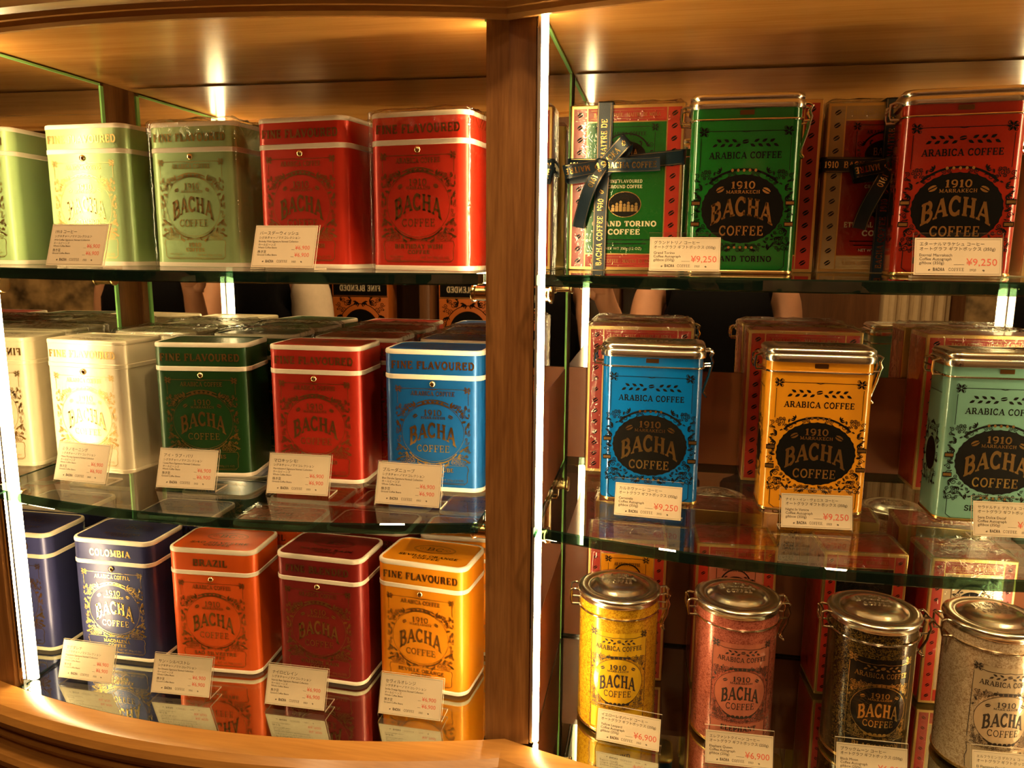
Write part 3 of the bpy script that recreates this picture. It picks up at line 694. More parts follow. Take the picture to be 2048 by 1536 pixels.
# ------------------------------------------------------------------ rectangular clip-top tins
CW, CDp, CH = .0945, .052, .157
def autograph_art(paint):
    A = Art(); k = 'ink_black'; g = 'gold'; c = .0576
    A.line(k, [(-.033, .1247), (.033, .1247)], .0005); A.line(k, [(-.004, .1247), (0, .1238), (.004, .1247)], .0005)
    for sg in (-1, 1):
        A.line(k, [(sg * .0383, .119), (sg * .0383, .091)], .0005); A.flower(k, sg * .036, .1243, .0046)
        for q in range(7): A.leaf(k, sg * (.004 + .0033 * q), .1146 + (.0008 if q % 2 else -.0008), (0 if sg > 0 else pi) + sg * (.5 if q % 2 else -.5), .0052, .0026)
    A.bean(k, 0, .1158, .0028, .2)
    A.text(k, 'ARABICA COFFEE', 0, .1012, .0058, .031)
    A.disc(k, 0, c, .0353, .0300, 96, 3, .012, 32)
    A.ell(k, 0, c, .0385, .0345, .0018, 40, 140)
    filigree(A, k, .0432, .0215, .0905, 0, c, .0356, .0303, 120, 5, .0006, .0014, .0034)
    for sg in (-1, 1):
        for v in (.0627, .0443):
            A.rect(k, sg * .0405 - .004, sg * .0405 + .004, v - .0022, v + .0022); A.rect('gold_dim', sg * .0405 - .0034, sg * .0405 + .0034, v - .0013, v + .0013)
        for v in (.0565, .0505): A.bean(k, sg * .0395, v, .0016, .5)
    for j in range(5):
        A.disc(g, (j - 2) * .005, .0912, .0012, .0014, 8, 1); A.disc(g, (j - 2) * .005, .0237, .0012, .0012, 8, 1)
    A.text(g, '1910', 0, .0752, .0064, .0102, weight=1.0); A.text(g, 'MARRAKECH', 0, .0710, .0030, .0145)
    A.bean(g, -.0197, .0745, .0036, .5); A.bean(g, .0200, .0735, .0036, -.5)
    wf = arch(.0268, .0677, .0068, .0519, .0092)
    A.text('gold_dim', 'BACHA', 0, 0, 1.0, .0268, warp=wf, weight=1.2)
    A.text(g, 'COFFEE', 0, .0342, .0086, .019, weight=.95)
    A.rect('gold_dark', -.006, .006, .1385, .1425)
    A.rect(k, -.034, .034, .0035, .0038); A.line(k, [(-.0385, .022), (-.0385, .007), (-.034, .0036)], .0006); A.line(k, [(.0385, .022), (.0385, .007), (.034, .0036)], .0006)
    return A
_clip = {}
def rr_path(w, d, r, z, ins): return [(x, y, z) for x, y in rrect(w, d, r, 5, ins)]
def clip_tin(paint, label, x, y, z, rot, name, group):
    t = thing('clip_top_tin', label, 'tin', (x - sin(radians(rot)) * CDp / 2, y + cos(radians(rot)) * CDp / 2, z), radians(rot), group)
    r = .0105
    def part(k, mk, fn, sh=40):
        if (k, mk) not in _clip: _clip[(k, mk)] = fn().obj(k, mk, t, True, sh)
        else: cpy(_clip[(k, mk)], t)
    part('body', paint, lambda: rloft(CW, CDp, r, [(.002, .0004), (.0006, .0016), (.0002, .004), (.0, .008), (.0, .1437), (.002, .145)], 8))
    part('base_rim', 'gold', lambda: rloft(CW, CDp, r, [(.0012, 0), (-.0006, .0008), (-.0008, .002), (-.0002, .0032), (.0008, .0034)], 8))
    part('lid', 'silver', lambda: rloft(CW, CDp, r, [(.0, .1432), (-.0022, .1438), (-.0026, .1448), (-.0026, .1495), (-.0016, .1506), (-.0010, .1512), (-.0016, .1520), (-.0020, .1532), (-.0016, .1550), (.0002, .1566), (.003, .1572), (.010, .1574), (.012, .1566), (.020, .1564)], 8), 50)
    part('wire_band', 'wire', lambda: MB().tube(rr_path(CW, CDp, r, .1345, -.0009), .0010, 8, True))
    def hinge():
        b = MB(); X = -CW / 2
        for yy in (-.011, .011):
            b.tube([(X + .002, yy, .1480), (X - .005, yy, .1488), (X - .009, yy, .1470), (X - .0095, yy, .1380), (X - .0085, yy, .1345), (X - .001, yy, .1345)], .0013, 7)
        b.tube([(X - .005, -.011, .1488), (X - .005, .011, .1488)], .0010, 7); b.tube([(X - .0092, -.011, .1420), (X - .0092, .011, .1420)], .0010, 7)
        return b
    def latch():
        b = MB(); X = CW / 2
        for yy in (-.009, .009):
            b.tube([(X - .002, yy, .1490), (X + .006, yy, .1496), (X + .0095, yy, .1478), (X + .0075, yy * .9, .1435), (X + .0095, yy * .8, .1385), (X + .0085, yy * .7, .1350), (X + .0065, yy * .6, .1250), (X + .0035, yy * .55, .1150), (X + .0015, yy * .5, .1082), (X + .0048, yy * .5, .1040)], .0012, 7)
            b.tube([(X - .001, yy, .1345), (X + .0075, yy, .1350)], .0009, 7)
        b.tube([(X + .0095, -.009, .1478), (X + .0095, .009, .1478)], .0009, 7); b.tube([(X + .0048, -.0045, .1040), (X + .0048, .0045, .1040)], .0009, 7)
        return b
    part('wire_hinge', 'wire', hinge); part('wire_latch', 'wire', latch)
    if 'art' not in _clip: _clip['art'] = autograph_art(paint).build('front_print', flat(-CDp / 2), t, LAY)
    else:
        for o in _clip['art']: cpy(o, t)
    A = Art(); A.text('ink_black', name, 0, .011, .0052, min(.03, .0023 * len(name)), weight=1.1); A.build('lettering', flat(-CDp / 2), t, LAY)
    if 'lt' not in _clip:
        B = Art(); B.text('gold_dim', 'BACHA', 0, .000, .010, .026, weight=1.0); B.text('gold_dim', 'COFFEE', 0, -.011, .007, .018, weight=.9); _clip['lt'] = B.build('lid_emboss', topm(.1562), t, LAY)[0]
    else: cpy(_clip['lt'], t)
    # side panel print
    if 'sd' not in _clip:
        C = Art(); filigree(C, 'ink_black', .019, .03, .09, 0, .058, .012, .016, 26, 9, .0005, .0018, .0034); C.disc('ink_black', 0, .058, .012, .016, 24, 2)
        C.line('ink_black', [(-.014, .118), (.014, .118)], .0006)
        _clip['sd'] = C.build('side_print', lambda u, v, o: (-CW / 2 - o, -u, v), t, LAY)
    else:
        for o in _clip['sd']: cpy(o, t)
    return t
GC = 'clip-top rectangular tins right of the post'
clip_tin('clip_green', 'green clip-top tin with black oval badge on the top shelf', .2012, .0567, Z1, -1.5, 'GRAND TORINO', GC)
clip_tin('clip_red', 'red clip-top tin with black oval badge on the top shelf', .3778, .0562, Z1, -6.7, 'ETERNAL MARRAKECH', GC)
clip_tin('clip_blue', 'bright blue clip-top tin with black oval badge on the middle shelf', .1276, .063, Z2, -1.4, 'CARNEVALE', GC)
clip_tin('clip_amber', 'amber yellow clip-top tin with black oval badge on the middle shelf', .2805, .064, Z2, .4, 'NIGHT IN VENICE', GC)
clip_tin('clip_teal', 'pale teal clip-top tin with black oval badge on the middle shelf', .4368, .067, Z2, .6, 'SERA DOLCE', GC)

# ------------------------------------------------------------------ round clip-top tins
RR = .0388
def round_art(base, ink, k2):
    A = Art(); c = .0578; hw = .0285
    A.rect(base, -hw, hw, .0835, .1085, 10); A.rect(base, -hw + .0015, hw - .0015, .006, .0275, 10)
    A.disc(base, 0, c, .0248, .0240, 40, 5)
    A.ell(ink, 0, c, .0250, .0242, .0004)
    for sg in (-1, 1):
        A.flower(ink, sg * .0255, .1065, .0042); A.line(ink, [(sg * .0285, .101), (sg * .0285, .036)], .0005); A.line(ink, [(sg * .0285, .030), (sg * .027, .022), (sg * .0285, .016), (sg * .0275, .006)], .0005)
        for q in range(5): A.leaf(ink, sg * (.0025 + .0026 * q), .0996 + (.0005 if q % 2 else -.0005), (0 if sg > 0 else pi) + sg * (.5 if q % 2 else -.5), .004, .0019)
    A.line(ink, [(-.022 + .0044 * q, .1035 + (.0008 if q in (0, 5, 10) else 0)) for q in range(11)], .0005)
    A.bean(ink, 0, .1003, .0021, .2); A.text(ink, 'ARABICA COFFEE', 0, .0905, .0048, .0235, weight=.9)
    for vv in (.0832, .0345):
        for q in range(6): A.disc(ink, (q - 2.5) * .0041, vv, .0018, .0015, 10, 1)
        A.ell(ink, 0, vv - (.014 if vv > .06 else -.014), .021, .0155 if vv > .06 else .0155, .0007, 40 if vv > .06 else 220, 140 if vv > .06 else 320)
        for q in range(6):
            if base != 'round_black': A.disc(base, (q - 2.5) * .0041, vv, .0008, .0007, 6, 1)
    filigree(A, ink, .0278, .030, .084, 0, c, .0252, .0245, 26, 11, .0004, .0014, .0026)
    A.line(ink, [(-.0285 + .0057 * q, .0296) for q in range(11)], .0004)
    A.text(ink, '1910', 0, .0706, .0052, .0080, weight=.9); A.text(ink, 'MARRAKECH', 0, .0682, .0018, .0105)
    A.bean(ink, -.0150, .0712, .0023, .5); A.bean(ink, .0150, .0712, .0023, -.5)
    A.text(ink, 'BACHA', 0, 0, 1.0, .0178, warp=arch(.0178, .0656, .0042, .0525, .0052), weight=1.15)
    A.text(ink, 'COFFEE', 0, .0420, .0066, .0132, weight=.7)
    return A
_rt = {}
def round_tin(col, ink, label, x, y, rot, name, group):
    t = thing('round_clip_tin', label, 'tin', (x, y, Z3), radians(rot), group)
    def part(k, mk, fn, sh=40):
        if (k, mk) not in _rt: _rt[(k, mk)] = fn().obj(k, mk, t, True, sh)
        else: cpy(_rt[(k, mk)], t)
    R = RR
    part('body', 'speck_' + col, lambda: MB().lathe([(R - .002, .0005), (R - .0006, .0015), (R, .003), (R, .134), (R - .002, .135)], 64))
    part('base_rim', 'gold', lambda: MB().lathe([(R - .0012, 0), (R + .0006, .0008), (R + .0009, .002), (R + .0003, .0034), (R - .001, .0036)], 64))
    part('lid', 'silver', lambda: MB().lathe([(R - .001, .1325), (R + .0010, .1328), (R + .0014, .1340), (R + .0014, .1362), (R + .0022, .1372), (R + .0028, .1385), (R + .0022, .1402), (R + .0002, .1414),
                 (R - .003, .1419), (R - .0065, .1413), (R - .0085, .1408), (R - .0105, .1416), (R - .0125, .1436), (R - .016, .1455), (R - .021, .1467), (.010, .1474), (.0001, .1475)], 64), 60)
    part('wire_band', 'wire', lambda: MB().tube([((R + .0009) * cos(2 * pi * k / 48), (R + .0009) * sin(2 * pi * k / 48), .1225) for k in range(48)], .0009, 8, True))
    def hinge(sg, lever):
        b = MB(); X = R
        for yy in (-.0085, .0085):
            P = [(X + .001, yy, .1375), (X + .006, yy, .1385), (X + .0092, yy, .1370), (X + .0095, yy, .1285), (X + .0082, yy, .1228), (X - .0005, yy, .1225)]
            if lever: P = [(X + .001, yy, .1375), (X + .0075, yy, .1388), (X + .0105, yy * .9, .1365), (X + .0085, yy * .9, .1325), (X + .0105, yy * .8, .1270), (X + .0088, yy * .8, .1220), (X + .0085, yy * .7, .1160), (X + .0045, yy * .6, .1070), (X + .0030, yy * .5, .1015), (X + .0065, yy * .5, .0985)]
            b.tube(P, .0012, 7)
            if lever: b.tube([(X - .001, yy, .1225), (X + .0088, yy * .8, .1222)], .0009, 7)
        b.tube([(X + .0085, -.0085, .1380), (X + .0085, .0085, .1380)], .0009, 7)
        b.tube([(X + (.0065 if lever else .0095), -.006 if lever else -.0085, .0985 if lever else .1290), (X + (.0065 if lever else .0095), .006 if lever else .0085, .0985 if lever else .1290)], .0009, 7)
        if sg < 0: b.v = [(-x_, -y_, z_) for x_, y_, z_ in b.v]
        return b
    part('wire_hinge', 'wire', lambda: hinge(-1, False)); part('wire_latch', 'wire', lambda: hinge(1, True))
    round_art(col, ink, 0).build('front_print', cyl(R), t, LAY)
    A = Art(); ls = name.split('/')
    for i, q in enumerate(ls): A.text(ink, q, 0, .0195 - .0072 * i, .0052, min(.022, .0021 * len(q)), weight=1.25)
    A.build('lettering', cyl(R), t, LAY)
    if 'lt' not in _rt:
        B = Art(); V, F = slab('BACHA', 1.0)
        B.text('silver', 'BACHA', 0, 0, 1.0, .0165, warp=arch(.0165, .0130, .005, .0035, .004), weight=.8); B.text('silver', 'COFFEE', 0, -.0085, .006, .012, weight=.7)
        V2, F2 = B.d['silver']; n = len(V2); zt = lambda u, v: .1474 - .9 * (hypot(u, v) / .03) ** 2 * .0012 + .0007
        vv = [(u, v, zt(u, v)) for u, v in V2] + [(u, v, zt(u, v) - .0016) for u, v in V2]
        edges = {}
        for f in F2:
            for i in range(len(f)): edges.setdefault((f[i], f[(i + 1) % len(f)]), 0)
        ff = list(F2) + [(a, a + n, b + n, b) for (a, b) in edges if (b, a) not in edges]
        _rt['lt'] = mesh_obj('lid_emboss', vv, ff, 'silver', t, False)
    else: cpy(_rt['lt'], t)
    return t
GR = 'round clip-top tins on the bottom tier'
round_tin('round_yellow', 'ink', 'yellow speckled round clip-top tin on the bottom tier', .1036, .0605, 4, 'YELLOW/LEOPARD', GR)
round_tin('round_pink', 'ink', 'pink speckled round clip-top tin on the bottom tier', .2180, .062, 6, 'ELEPHANT/QUEEN', GR)
round_tin('round_black', 'gold', 'black and gold round clip-top tin on the bottom tier', .3425, .058, 2, 'BLACK MOON', GR)
round_tin('round_white', 'ink', 'ivory speckled round clip-top tin on the bottom tier', .4470, .064, 6, 'EL FLAMINGO/DECAF COFFEE', GR)

# ------------------------------------------------------------------ gift boxes behind the tins
def box_art(w, h, centre, border, bean_ink, l1, l2, small, line_ink='ink_cream'):
    A = Art(); sb = w * .118
    A.rect('box_gold', -w / 2 + .001, w / 2 - .001, .001, h - .001)
    LAYB = {}
    L = w / 2 - .0028
    for sg in (-1, 1):
        a, b = sorted((sg * L, sg * (L - sb)))
        A.rect(border, a, b, .0035, h - .0035)
        nb = 13
        for k in range(nb): A.bean(bean_ink, (a + b) / 2, .0035 + (h - .007) * (k + .5) / nb, sb * .24, .6)
    ui = L - sb - .0012; vb = .0125
    A.rect(border, -ui, ui, .0035, .0035 + vb); A.rect(border, -ui, ui, h - .0035 - vb, h - .0035)
    for v in (.0035, h - .0035 - vb):
        A.line('gold_dim', [(-ui + .003, v + .0022), (ui - .003, v + .0022)], .0003); A.line('gold_dim', [(-ui + .003, v + vb - .0022), (ui - .003, v + vb - .0022)], .0003)
        A.text('gold_dim', 'BACHA COFFEE - MAITRE DE MOKA', 0, v + .0042, .0036, ui - .006, weight=.8)
    A.rect(centre, -ui, ui, .0047 + vb, h - .0047 - vb)
    return A, ui
BOXLAY = {'box_gold': .0001, 'gold_dim': .0006, 'gold': .0006, 'ink_black': .0005, 'ink_cream': .0006, 'ink': .0006, 'box_red': .0003, 'box_beige': .0003}
def gift_box(label, x, y, z, rot, w, h, d, centre, border, bean_ink, l1, l2, group, wrap=None, small='FINE FLAVOURED/GROUND COFFEE', ribbon=None, orn=True):
    t = thing('gift_box', label, 'gift box', (x - sin(radians(rot)) * d / 2, y + cos(radians(rot)) * d / 2, z), radians(rot), group)
    MB().bbox(-w / 2, w / 2, -d / 2, d / 2, .0003, h, .0008).obj('carton', 'box_gold' if border != 'box_beige' else 'box_beige', t, True, 30)
    # coloured side panels
    for sg in (-1, 1):
        MB().box(min(sg * w / 2, sg * (w / 2 + .0003)), max(sg * w / 2, sg * (w / 2 + .0003)), -d / 2 + .003, d / 2 - .003, .004, h - .004).obj('side_panel', border if border != 'box_red' else 'box_red', t, False)
    MB().box(-w / 2 + .003, w / 2 - .003, -d / 2 + .003, d / 2 - .003, h, h + .0003).obj('top_panel', border, t, False)
    A, ui = box_art(w, h, centre, border, bean_ink, l1, l2, small)
    k = 'ink_black'; th = .0052 * w / .112
    if orn:
        for sg in (-1, 1):
            A.flower(k, sg * ui * .72, h - .0225, .004); A.line(k, [(sg * ui * .72, h - .027), (sg * ui * .72, h * .66)], .0005)
        A.line(k, [(-ui * .62, h - .0215), (ui * .62, h - .0215)], .0005); A.text(k, 'ARABICA COFFEE', 0, h - .030, .0036, ui * .5)
        A.ell(k, 0, h * .715, ui * .58, .0185, .0015, 30, 150); filigree(A, k, ui * .72, h * .60, h * .78, 0, h * .70, ui * .5, .013, 16, 4, .0005, .0016, .003)
        A.disc(k, 0, h * .70, ui * .5, .0135, 32, 2); A.text('gold_dim', 'BACHA', 0, h * .70 - .001, .007, ui * .3, weight=1.1); A.text('gold_dim', 'COFFEE', 0, h * .70 - .0075, .0045, ui * .24)
    for i, q in enumerate(small.split('/')): A.text('ink_cream', q, 0, h * .535 - i * .0052, .0032, ui * .44, weight=1.2)
    A.disc(k, 0, h * .405, ui * .42, .0125, 32, 2); A.ell('gold', 0, h * .405, ui * .42, .0125, .0008)
    for q in range(7):
        uu = (q - 3) * ui * .1; hh = .004 + .004 * ((q * 37) % 5) / 4; A.rect('gold_dim', uu - ui * .04, uu + ui * .04, h * .405 - .007, h * .405 - .007 + hh); A.leaf('gold_dim', uu, h * .405 - .007 + hh, pi / 2, .003, ui * .08)
    A.text('ink_cream', l1, 0, h * .272, th, min(ui * .86, .0027 * len(l1)), weight=1.35); A.text('ink_cream', l2, 0, h * .222, th, .0027 * len(l2), weight=1.35)
    for i in range(3): A.line('ink_black', [(-ui * (.7 - .1 * i), h * .19 - i * .004), (ui * (.7 - .1 * i), h * .19 - i * .004)], .0009)
    A.text('ink_cream', 'NET WT 350g (12 OZ)', 0, h * .128, .0026, None, 'sans')
    lay = dict(BOXLAY); lay[centre] = .0003; lay[border] = .0003
    for ink, (V, F) in A.d.items():
        for p, f in far_apart([(u, -d / 2 - lay.get(ink, .0005), v) for u, v in V], F): mesh_obj('front_print', p, f, ink, t, False)
    if wrap: add_wrap(t, w, d, h, wrap, .0018)
    if ribbon is not None: add_ribbon(t, w, h, d, ribbon)
    return t
def band(pts, wd, up, seg_mat, name, parent, thick=.0004, txt=None, flip=False):
    """flat ribbon along a 3D path; 'up' is the direction across the ribbon"""
    n = len(pts); V = []; F = []; P = [Vector(p) for p in pts]; nr = []; cr = []
    for i in range(n):
        tg = (P[min(n - 1, i + 1)] - P[max(0, i - 1)]).normalized(); u = Vector(up[i] if isinstance(up, list) else up); u = (u - tg * u.dot(tg)).normalized(); nn = tg.cross(u)
        cr.append(u); nr.append(nn)
        for a, b in ((-1, -1), (1, -1), (1, 1), (-1, 1)): V.append(P[i] + u * wd / 2 * a + nn * thick / 2 * b)
    for i in range(n - 1):
        for k in range(4): F.append((i * 4 + k, i * 4 + (k + 1) % 4, (i + 1) * 4 + (k + 1) % 4, (i + 1) * 4 + k))
    F += [(3, 2, 1, 0), tuple((n - 1) * 4 + k for k in range(4))]
    o = mesh_obj(name, V, F, seg_mat, parent, True); fixn(o); sharp(o, 50)
    # gold edge threads
    L = [0.0]
    for i in range(1, n): L.append(L[-1] + (P[i] - P[i - 1]).length)
    def at(s):
        s = max(0, min(L[-1], s)); i = 0
        while i < n - 2 and L[i + 1] < s: i += 1
        f = (s - L[i]) / max(1e-9, L[i + 1] - L[i]); return P[i].lerp(P[i + 1], f), cr[i].lerp(cr[i + 1], f), nr[i].lerp(nr[i + 1], f)
    side = -1 if flip else 1
    A = Art()
    for sg in (-1, 1): A.line('gold_dim', [(L[-1] * k / 24, sg * wd * .43) for k in range(25)], .0003)
    s = .004
    for q in (txt or []):
        if q == '*': A.bean('gold', s + .002, 0, wd * .2, .9); s += .009
        else:
            hh = wd * .42; V1, F1 = slab(q, 1.1); wl = max(p[0] for p in V1) * hh * .8
            if s + wl > L[-1] - .001: break
            A.text('gold', q, s, -hh / 2, hh, wl / 2, align='l', weight=1.1); s += wl + .005
    for ink, (vv, ff) in A.d.items():
        out = []
        for (u, v) in vv:
            p, c, nn = at(u); out.append(p + c * v + nn * side * (thick / 2 + .00015))
        mesh_obj('ribbon_print', out, ff, ink, o, False)
    return o
def add_ribbon(t, w, h, d, kx):
    x = kx; wd = .0145; g = .0026; yf = -d / 2 - g; kz = h * .635; mt = 'ribbon'
    band([(x - .001, d / 2 + g, .0005), (x - .001, d / 2 + g, h + g), (x, d / 2, h + g + .0006), (x, -d / 2, h + g + .0006), (x, yf, h + g * .6), (x - .0005, yf - .0004, h * .8), (x - .001, yf - .0006, kz)], wd, (1, 0, 0), mt, 'ribbon', t, flip=False)
    band([(x - .001, yf - .0012, kz + .004), (x - .0013, yf - .0010, h * .8), (x - .001, yf - .0008, h + .0015)], wd * .98, (-1, 0, 0), mt, 'ribbon', t, txt=['MAITRE DE', 'MOKA', '*'])
    band([(x - .001, yf - .0012, kz), (x - .003, yf - .0014, h * .4), (x - .0035, yf - .0010, .0006)][::-1], wd * .95, (-1, 0, 0), mt, 'ribbon', t, txt=['BACHA COFFEE', '1910', '*'])
    band([(-w / 2 - g, d / 2, kz + .001), (-w / 2 - g, -d / 2, kz + .001), (-w / 2, yf, kz + .001), (x, yf - .0008, kz), (x + .03, yf - .0006, kz + .004), (w / 2, yf, kz + .008), (w / 2 + g, -d / 2, kz + .008), (w / 2 + g, d / 2, kz + .008)], wd, (0, 0, 1), mt, 'ribbon', t, txt=['*', '*', 'MAITRE', '1910', 'BACHA COFFEE'], flip=False)
    K = Vector((x - .001, yf - .006, kz))
    def loop(ang, ln, lift, txt):
        c, s_ = cos(ang), sin(ang); pts = []; ups = []
        for k in range(21):
            f = k / 20; r = ln * sin(pi * f) ** .75 if 0 < f < 1 else 0; yy = -.0125 * sin(pi * min(1, f * 1.55)) if f < .65 else .0015 * (f - .65)
            q = lift * sin(pi * f); pts.append(K + Vector((c * r - s_ * q, yy - .004 * (1 - f), s_ * r + c * q - .006 * f * (1 if f > .5 else 0)))); ups.append((-s_, -.12, c) if f <= .5 else (s_, .12, -c))
        n = len(pts); up2 = []
        for k in range(n): up2.append((-s_, -.12 + .1 * sin(pi * k / n), c))
        band(pts, wd * .95, up2, mt, 'bow_loop', t, txt=txt)
    loop(radians(38), .034, .003, ['MOKA', '*']); loop(radians(196), .038, -.003, ['*', 'MAITRE'])
    # front faces of the loops and the tails, flat towards the viewer
    def tail(ang, ln, bend, txt, wob=.003, ww=.95):
        c, s_ = cos(ang), sin(ang); pts = []; ups = []
        for k in range(13):
            f = k / 12; r = ln * f; sd = bend * f * f; pts.append(K + Vector((c * r - s_ * sd, -.004 - wob * sin(pi * 1.6 * f), s_ * r + c * sd))); ups.append((-s_, -.25, c))
        band(pts, wd * ww, ups, mt, 'bow_tail', t, txt=txt)
    tail(radians(-2), .056, .003, ['BACHA COFFEE']); tail(radians(-122), .064, .012, ['*', '1910'], .006)
    MB().bbox(K.x - .0065, K.x + .0065, K.y - .007, K.y + .003, K.z - .0072, K.z + .0072, .0028).obj('bow_knot', 'ribbon', t, True, 60)
    A = Art(); A.text('gold', '19', 0, -.003, .006, .005, rot=.3)
    for ink, (V, F) in A.d.items(): mesh_obj('ribbon_print', [(K.x + u, K.y - .0072, K.z + v) for u, v in V], F, ink, t, False)

GB = 'gift boxes behind the clip-top tins'
BW, BH, BD = .112, .163, .050
gift_box('green gift box with red bean border and dark ribbon bow on the top shelf', .0935, .132, Z1, -1.5, BW, BH, BD, 'clip_green', 'box_red', 'ink_black', 'GRAND TORINO', 'COFFEE', GB, wrap=31, ribbon=-.021)
gift_box('plain green gift box half hidden behind the green clip-top tin', .2215, .130, Z1, 0, BW, BH, BD, 'clip_green', 'box_red', 'ink_black', 'GRAND TORINO', 'COFFEE', GB)
gift_box('red gift box with beige bean border and dark ribbon behind the red clip-top tin', .3420, .152, Z1, 1, BW, BH, BD, 'clip_red', 'box_beige', 'ink_black', 'ETERNAL MARRAKECH', 'COFFEE', GB, wrap=33, ribbon=.004)
gift_box('red gift box at the far right end of the top shelf', .5000, .080, Z1, 0, BW, BH, BD, 'clip_red', 'box_beige', 'ink_black', 'ALHAMBRA', 'COFFEE', GB, small='FINE FLAVOURED/ROAST COFFEE')
gift_box('cellophane-wrapped blue gift box behind the blue clip-top tin', .1135, .163, Z2, 1.5, BW, BH, BD, 'clip_blue', 'box_red', 'ink_black', 'CARNEVALE', 'COFFEE', GB, wrap=34)
gift_box('cellophane-wrapped amber gift box behind the amber clip-top tin', .2815, .160, Z2, -1, BW, BH, BD, 'clip_amber', 'box_red', 'ink_black', 'NIGHT IN VENICE', 'COFFEE', GB, wrap=35)
gift_box('cellophane-wrapped teal gift box behind the pale teal clip-top tin', .4545, .163, Z2, 1, BW, BH, BD, 'clip_teal', 'box_red', 'ink_black', 'SERA DOLCE', 'DECAF', GB, wrap=36)
GB2 = 'narrow gift boxes behind the round tins'
NW = .084
gift_box('narrow yellow gift box behind the yellow round tin', .1085, .130, Z3, 3, NW, .163, .060, 'clip_amber', 'box_red', 'ink_black', 'YELLOW LEOPARD', 'COFFEE', GB2, wrap=41)
gift_box('narrow pink gift box behind the pink round tin', .2240, .138, Z3, 3, NW, .163, .060, 'round_pink', 'box_red', 'ink_black', 'ELEPHANT QUEEN', 'COFFEE', GB2, wrap=42)
gift_box('narrow black gift box behind the black round tin', .3545, .142, Z3, 4, NW, .163, .060, 'round_black', 'box_red', 'ink_black', 'BLACK MOON', 'COFFEE', GB2, wrap=43)
gift_box('narrow ivory gift box behind the ivory round tin', .4600, .146, Z3, 4, NW, .163, .060, 'round_white', 'box_red', 'ink_black', 'EL FLAMINGO', 'DECAF', GB2, wrap=44)

